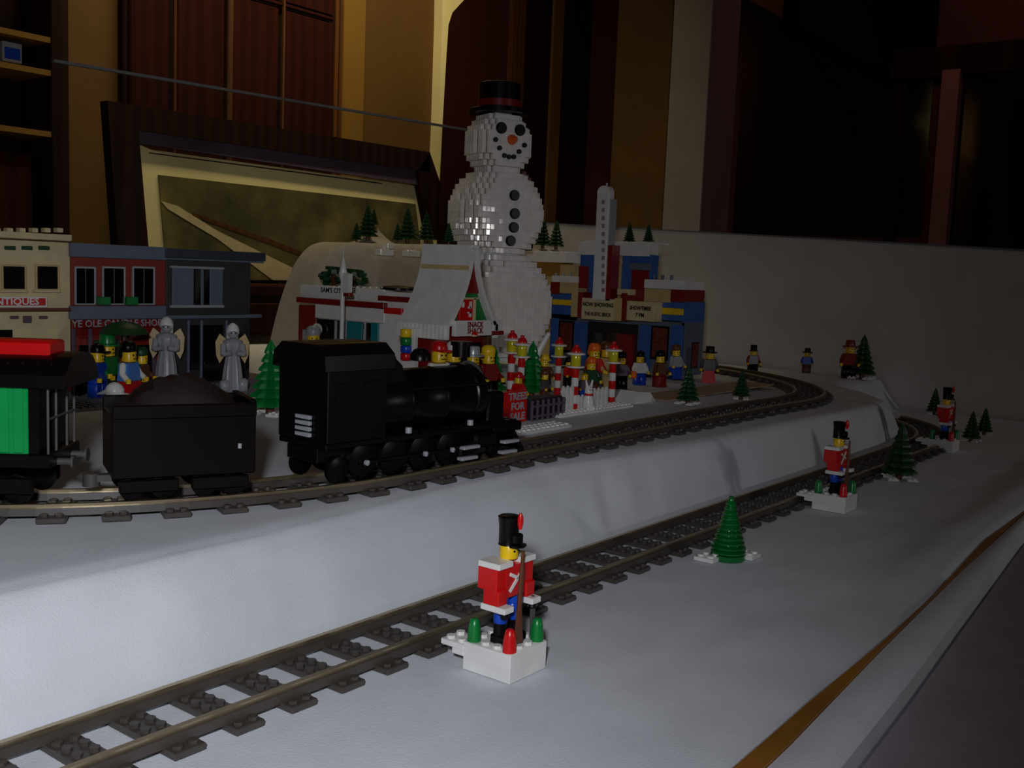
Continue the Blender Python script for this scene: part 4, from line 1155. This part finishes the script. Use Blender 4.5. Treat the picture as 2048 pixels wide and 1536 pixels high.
# ------------------------------------------------------------------ toy figures
def gu(px, u, z=58.3):
    p = atu(px, 750, u); return (p.x, p.y, z)
def gv(px, v, z=60.0):
    p = atv(px, 780, v); return (p.x, p.y, z)
FG = 'toy figures around the village'
def figure(px, base, top, label, torso, legs, hat=('hair', BLACK), face=-60, arm=None, skirt=False, extra=None, z=58.0, loc=None, skin=None):
    p = at(px, base, z) if loc is None else Vector(loc)
    if loc is None: p.z = Ht(p.x) if p.y > 60 else 0
    k = ((base - top) / scale_at(p)) / 44.0
    t = thing('toy_figure', label, 'figure', p, D(face) + math.pi / 2, FG)
    def G(name, q, M, par=None):
        q.v = [tuple(Vector(v) * k) for v in q.v]; return obj(name, q, M, par or t, None, 45)
    skin = skin or YELL
    if skirt:
        q = MB(); q.prism([(-8.5, 0), (8.5, 0), (6, 15), (-6, 15)], -5.5, 4.5, 'y'); G('skirt', q, legs)
    else:
        for sx in (-1, 1):
            q = MB(); q.box((sx * 4 - 3.7, -4, 0), (sx * 4 + 3.7, 4, 12.4), ch=.5); q.box((sx * 4 - 3.7, -5.6, 0), (sx * 4 + 3.7, -3, 2.8), ch=.4); G('leg', q, legs)
        q = MB(); q.box((-7.6, -3.6, 12.2), (7.6, 3.6, 15.2), ch=.4); G('hips', q, legs)
    q = MB(); q.prism([(-7.8, 15.2), (7.8, 15.2), (5.8, 28), (-5.8, 28)], -4, 4, 'y'); G('torso', q, torso)
    for sx in (-1, 1):
        q = MB(); q.tube((sx * 6.6, 0, 26), (sx * 9.2, -1.5, 20), 2.3, 8); q.tube((sx * 9.2, -1.5, 20.5), (sx * 9.6, -6, 16.5), 2.0, 8); q.ball((sx * 6.6, 0, 26), 2.5, 8); a = G('arm', q, arm or torso)
        q = MB(); q.lathe([(1.9, 0), (1.9, 3.2)], (sx * 9.7, -7.2, 14.2), 8); G('hand', q, skin, a)
    q = MB(); q.lathe([(3, 0), (5, 1), (5.1, 7.4), (4.3, 9), (2.4, 9.2), (2.4, 10.6)], (0, 0, 28), 14); hd = G('head', q, skin)
    q = MB()
    for x in (-1.7, 1.7): q.lathe([(.6, 4.8), (.6, 5.35)], (0, 0, 0), 6, 0, Matrix.Translation((x, 0, 33.6)) @ Matrix.Rotation(math.pi / 2, 4, 'X'))
    q.box((-1.6, -5.3, 30.8), (1.6, -4.8, 31.3)); G('face_print', q, BLACK, hd)
    kind, M = hat
    if kind == 'hair':
        q = MB(); q.lathe([(5.5, 0), (6, 2.5), (5.6, 5.6), (3.4, 7.6), (.5, 8)], (0, .7, 35.6), 14); q.box((-5.6, 1.2, 31), (5.6, 6, 38), ch=1.5); G('hair', q, M)
    elif kind == 'cap':
        q = MB(); q.lathe([(5.4, 0), (5.6, 3), (4.6, 5.6), (2, 7)], (0, 0, 36), 14); q.prism([(-4.6, -3), (4.6, -3), (3.8, -9), (-3.8, -9)], 36, 37.2, 'z'); G('cap', q, M)
    elif kind == 'hat':
        q = MB(); q.lathe([(9, 0), (9, 1.2), (5.4, 1.6), (5.2, 7.2), (4.6, 8)], (0, 0, 36), 16); G('hat', q, M)
    elif kind == 'tophat':
        q = MB(); q.lathe([(7, 0), (7, 1), (5, 1.4), (5.2, 9.4), (4.4, 10)], (0, 0, 35.4), 16); G('hat', q, M)
    if extra: extra(G)
    return t
def umbrella(M):
    def ex(G):
        q = MB(); q.tube((9.6, -7, 12), (9.6, -7, 47), .8, 8); G('umbrella_stick', q, BROWN)
        q = MB(); q.lathe([(17, 0), (14, 4), (8, 7.5), (1, 9)], (9.6, -7, 44), 12); G('umbrella', q, M)
    return ex
def bag(M):
    def ex(G):
        q = MB(); q.box((-15, -12, 9), (-7.5, -4, 18), ch=1); G('bag', q, M)
    return ex
figure(1278, 766, 697, 'figure in white top and blue trousers carrying an orange bag near theatre', WHITE, BLUE, ('hair', BLACK), -130, extra=bag(ORANGE))
figure(1350, 748, 678, 'brown-haired figure in grey top and blue trousers before the theatre poster', LGREY, BLUE, ('hair', BROWN), -110, loc=gu(1350, 1150))
figure(1417, 757, 684, 'figure in dark hat and red skirt just beyond the theatre corner', DGREY, RED, ('hat', BLACK), -150, skirt=True)
figure(1505, 737, 681, 'figure with black top hat and red scarf beyond the rear track curve', LGREY, BLACK, ('tophat', BLACK), -140, arm=DRED, loc=None)
figure(1612, 742, 693, 'small figure with black hair and blue top by the end board', BLUE, BROWN, ('hat', BLACK), -160, loc=gu(1612, 1575, 49.3))
figure(1694, 778, 702, 'figure in dark red with wide dark red hat beside the tall dark pine', DRED, BLACK, ('hat', DRED), -150, loc=gv(1694, 246, 49.5))
figure(1087, 782, 706, 'figure with yellow cap behind the lamp posts, left beside theatre front', BROWN, DGREY, ('cap', YELL), -120)
figure(1167, 800, 738, 'child-sized figure with bare yellow head behind the white fence', PURP, BLUE, ('none', None), -120)
figure(1088, 800, 737, 'figure with brown hair behind the second striped lamp row', DGREY, BROWN, ('hair', BROWN), -80)
figure(1136, 772, 712, 'figure in red coat between the middle striped lamps', RED, BLACK, ('hair', BLACK), -100)
figure(1186, 775, 684, 'figure in red shirt with orange hood near the theatre entrance', RED, DGREY, ('hair', ORANGE), -120)
figure(1210, 774, 680, 'figure in tan robe with brown hair near the theatre entrance', TAN, TAN, ('hair', BROWN), -100, skirt=True)
figure(1180, 790, 712, 'figure with orange hair beside a green bush near the fence', DGREEN, BROWN, ('hair', ORANGE), -130)
figure(1240, 776, 700, 'figure in dark purple coat just right of the striped lamp', PURP, BLACK, ('hair', BLACK), -140)
figure(1318, 770, 695, 'figure in brown coat between white-topped figure and grey-topped figure', BROWN, DRED, ('hair', BLACK), -110)
figure(876, 800, 668, 'figure in white top and yellow trousers with red cap at the snack counter', WHITE, YELL, ('cap', RED), -100, loc=gv(876, 385, 58.3))
figure(905, 800, 672, 'figure in blue top with white cap at the snack counter', BLUE, DGREY, ('cap', WHITE), -80, loc=gv(905, 385, 58.3))
figure(944, 800, 690, 'figure in black suit with silver hat under the snack sign', BLACK, BLACK, ('hat', SILV), -90, loc=gv(944, 385, 58.3))
figure(975, 800, 690, 'figure in red jacket with yellow hair right of the snack sign', DRED, BLACK, ('hair', YELL), -100, loc=gv(975, 385, 58.3))
figure(1035, 812, 742, 'figure in red and blue behind the trees for sale sign', RED, BLUE, ('cap', RED), -110)
figure(195, 795, 680, 'figure in bright blue coat beside the candle shop door', BLUE, BLUE, ('cap', BLACK), -60, z=60)
figure(160, 790, 690, 'figure in red coat with bare yellow head near cream shop corner', DRED, BLACK, ('none', None), -60, z=60)
figure(258, 800, 676, 'large figure in light blue cape with black hair outside the candle shop', LBLUE, RED, ('hair', BLACK), -70, z=60, arm=WHITE, skirt=True)
figure(283, 790, 688, 'figure with green hair and yellow head beside the light blue caped figure', BROWN, DRED, ('hair', DGREEN), -60, z=60)
figure(215, 790, 664, 'tall figure in green cloak holding a green umbrella by candle shop', GREEN, DGREEN, ('hat', GREEN), -60, z=60, extra=umbrella(DGREEN))
figure(625, 760, 650, 'figure in pale grey coat at the left end of diner', LGREY, LGREY, ('hair', LGREY), -120)
figure(762, 755, 660, 'figure in red coat with black cap at the diner wall', RED, RED, ('cap', BLACK), -110)

p = atu(1088, 498, 1440)
figure(1088, 500, 446, 'figure in blue top standing on the snow hill right of the snowman', BLUE, DRED, ('hair', BLACK), -130, loc=(1440, min(p.y, 915), hill(1440, min(p.y, 915)) + .6))

# ------------------------------------------------------------------ striped lamp posts
def lamp(px, base, top, label, first=[None]):
    p = at(px, base, 58); p.z = Ht(p.x)
    h = (base - top) / scale_at(p)
    if first[0] is None:
        t = thing('striped_lamp', label, 'lamp post', p, 0, 'red and white striped lamp posts'); H = 76.0
        z = 0.0; ns = 5; sg = 9.2
        for i in range(ns):
            q = MB(); q.lathe([(3.7, 0), (4, .5), (4, sg - 1.0), (3.4, sg - .4), (3.4, sg)], (0, 0, z), 14); obj('post_segment', q, RED if i % 2 == 0 else WHITE, t, None, 40); z += sg
        q = MB(); q.lathe([(3, 0), (9.8, 1.6), (9.8, 3.2)], (0, 0, z), 18); obj('lower_disc', q, WHITE, t, None, 40); z += 3.2
        q = MB(); q.lathe([(5.2, 0), (5.4, .5), (5.4, 11.5), (5.2, 12)], (0, 0, z), 18); obj('lantern', q, TYEL, t, None, 40)
        z += 12
        q = MB(); q.lathe([(9.8, 0), (9.8, 1.6), (6, 2.6)], (0, 0, z), 18); obj('upper_disc', q, WHITE, t, None, 40); z += 2.4
        q = MB(); q.lathe([(5.4, 0), (5.2, 2.5), (3.6, 5), (2.2, 5.8), (2.2, 8), (.6, 8.6)], (0, 0, z), 14); obj('cap', q, RED, t, None, 40); z += 8.6
        t.scale = (h / z,) * 3; first[0] = t; first.append(z)
    else: dup(first[0], p, label, None, h / first[1])
lamp(1147, 824, 688, 'red and white striped lamp nearest the white fence, in front of the row')
lamp(1222, 810, 682, 'red and white striped lamp at the right end of the white fence')
lamp(1114, 790, 674, 'red and white striped lamp directly before the theatre left corner')
lamp(1040, 800, 670, 'red and white striped lamp in front of the snowman, right of a close pair')
lamp(1020, 795, 660, 'red and white striped lamp in front of the snowman, left of a close pair')

# ------------------------------------------------------------------ tree lot: sign, lattice crate, plates, fence
p = at(1030, 846, 58)
sg = thing('tree_lot_sign', 'red trees for sale sign with pale lettering on a white plate', 'sign', p, 0); so = sg.location / MM
q = MB(); a = fv(q, p.y, 1006, 783, 1054, 846, 0, 4, ch=.5); bdp = obj('board', q, RED, sg, so)
q = MB(); q.lathe([(6, 0), (6, 3)], (0, 0, 0), 16, 0, Matrix.Translation((a[0] + 1, p.y + 2, a[3] - 8)) @ Matrix.Rotation(math.pi / 2, 4, 'X')); obj('round_end', q, RED, sg, so)
xc = (a[0] + a[1]) / 2 + 4; hh = a[3] - a[2]
for i, s in enumerate(('TREES', 'FOR', 'SALE')): text(s, 10.6, LGREY, (xc, p.y - .3, a[3] - hh * (.17 + .32 * i)), 'v', bdp, so, bold=.35, sx=1.12)
q = MB(); q.box((a[0], p.y + 3, 57), (a[0] + 5, p.y + 8, a[2] + 10)); q.box((a[1] - 5, p.y + 3, 57), (a[1], p.y + 8, a[2] + 10)); obj('foot', q, RED, sg, so)
p = at(1092, 838, 58)
cr_ = thing('lattice_crate', 'dark purple-grey barred crate next to the red tree sign', 'crate', p); co_ = cr_.location / MM
q = MB(); a = fv(q, p.y, 1061, 795, 1124, 838, -2, 22, ch=.5); obj('body', q, mat('deep_grey_plastic', (.16, .14, .17)), cr_, co_)
for i in range(7):
    x = a[0] + (a[1] - a[0]) * i / 6
    q = MB(); q.tube((x, p.y, a[2]), (x, p.y, a[3] - 3), 1.5, 8); q.ball((x, p.y, a[3] - 3), 1.9, 8); obj('bar', q, PURP, cr_, co_, 40)
q = MB(); q.box((a[0] - 1, p.y - 1, a[3] - 9), (a[1] + 1, p.y + 1, a[3] - 6.4)); q.box((a[0] - 1, p.y - 1, a[2] + 3), (a[1] + 1, p.y + 1, a[2] + 5.6)); obj('cross_rail', q, PURP, cr_, co_)
for lab, (x0, y0), (x1, y1), wv in (('white studded plate under the red sign and crate', (1042, 872), (1135, 852), 24), ('white studded plate under the white fence and lamps', (1124, 836), (1258, 812), 32)):
    a = at(x0, y0, 58); b = at(x1, y1, 58); v0 = min(a.y, b.y) + 2
    q = MB(); L = int((b.x - a.x) / 8) * 8; q.box((a.x, v0, 57.4), (a.x + L, v0 + wv, 60.6), ch=.3); q.studs(a.x, v0, 60.6, L // 8, wv // 8)
    tag(obj('white_plate', q, WHITE, None, None, 40), lab, 'plate', 'white studded plates')
# white fence panels
FVV = at(1190, 822, 60).y + 16
for k, (x0, x1, y0, lab) in enumerate(((1126, 1143, 772, 'short white picket fence panel left of the front striped lamp'), (1157, 1172, 790, 'low white picket fence panel right of the front striped lamp'), (1188, 1212, 776, 'white picket fence panel left of the right striped lamp'))):
    pp = atv((x0 + x1) / 2, 815, FVV)
    t = thing('picket_fence', lab, 'fence', (pp.x, FVV, 60.6), 0, 'white picket fence panels'); fo_ = t.location / MM
    a0 = atv(x0, 800, FVV).x; a1 = atv(x1, 800, FVV).x; zt_ = atv(x0, y0, FVV).z; n = max(2, int((a1 - a0) / 7))
    for i in range(n + 1):
        x = a0 + (a1 - a0) * i / n
        q = MB(); q.prism([(x - 2.2, 60.6), (x + 2.2, 60.6), (x + 2.2, zt_ - 3), (x, zt_), (x - 2.2, zt_ - 3)], FVV - 1.2, FVV + 1.2, 'y'); obj('picket', q, WHITE, t, fo_)
    q = MB(); q.box((a0 - 2, FVV + 1.2, 66), (a1 + 2, FVV + 2.6, 68.4)); q.box((a0 - 2, FVV + 1.2, zt_ - 8), (a1 + 2, FVV + 2.6, zt_ - 5.6)); obj('fence_rail', q, WHITE, t, fo_)
# white rabbit-like figure by the fence
pp = atv(1176, 818, FVV - 8)
rb = thing('white_animal_figure', 'white toy animal with two upright ears and red collar by the fence', 'toy animal', (pp.x, FVV - 8, 60.6), D(-20))
q = MB(); q.lathe([(6, 0), (7, 4), (6.4, 12), (4.2, 17), (4.8, 20), (4.6, 25), (1, 28)], (0, 0, 0), 14)
for sx in (-1, 1): q.tube((sx * 2.4, 0, 25), (sx * 4.6, 0, 34), 1.9, 8, 0, 1.0); q.ball((sx * 4, -5, 2.2), 2.6, 8)
obj('body', q, WHITE, rb, None, 60)
q = MB(); q.lathe([(4.6, 0), (5.1, 1.2), (4.8, 2.6)], (0, 0, 16.4), 14); obj('collar', q, RED, rb, None, 40)
q = MB(); 
for x in (-1.6, 1.6): q.ball((x, -4.4, 23), .7, 8)
obj('eyes', q, BLACK, rb)
# tall white tapered piece by the lamps
p = at(1058, 790, 58)
wp = thing('white_horn_post', 'tall white tapered post leaning beside the striped lamp pair', 'post', (p.x, p.y, 57.5))
q = MB(); a = Vector((p.x, p.y, 57.5)); d = a.copy()
for i in range(5):
    b = a + Vector((1.5 * i, -1.5 * i, 16)); q.tube(a, b, 7 - .7 * i, 12, 0, 6.6 - .9 * i); a = b - Vector((0, 0, .4))
q.ball(a, 3.2, 12); obj('horn', q, WHITE, wp, wp.location / MM, 40)
q = MB(); q.cyl((p.x, p.y, 57.5), 9, 3.2, 16); obj('foot', q, WHITE, wp, wp.location / MM, 40)
# snow ramp and small white pieces
p = at(1285, 806, 58)
q = MB(); q.prism([(p.x - 20, 57), (p.x + 34, 57), (p.x + 18, 70), (p.x - 4, 72)], p.y, p.y + 30, 'y'); tag(obj('snow_ramp', q, WHITE, None, (p.x, p.y + 15, 57)), 'low white wedge ramp between the right striped lamp and pine', 'ramp')
q = MB(); a = at(1320, 800, 58); q.box((a.x, a.y - 10, 57.2), (a.x + 330, a.y + 46, 58.6), ch=.3); q.box((a.x + 120, a.y - 9.5, 58.6), (a.x + 122, a.y + 45, 58.9)); q.box((a.x + 240, a.y - 9.5, 58.6), (a.x + 242, a.y + 45, 58.9))
tag(obj('pale_paving_plate', q, mat('pale_tan_plastic', (.70, .62, .50), rough=.6), None, None), 'flat pale tan paving plates around the pines inside the track curve', 'plate')
p = atv(244, 764, 470)
wg = thing('white_bird_figure', 'small bright white toy bird seen above the coach and tender gap', 'toy bird', (p.x, 470, 58.3)); wg.scale = ((p.z - 58.3) / 22,) * 3
k_ = 1.0
q = MB(); q.lathe([(4, 0), (8, 3), (9.5, 8), (7.5, 13), (3, 16)], (0, 0, 0), 14); q.tube((4, -2, 9), (18, -8, 2), 5, 10, 0, 1.2); q.ball((-3, 2, 17), 5, 12); obj('body', q, WHITE, wg, None, 60)
q = MB(); q.tube((-7, 3, 17), (-12, 4, 16), 1.6, 8, 0, .3); obj('beak', q, LGREY, wg)
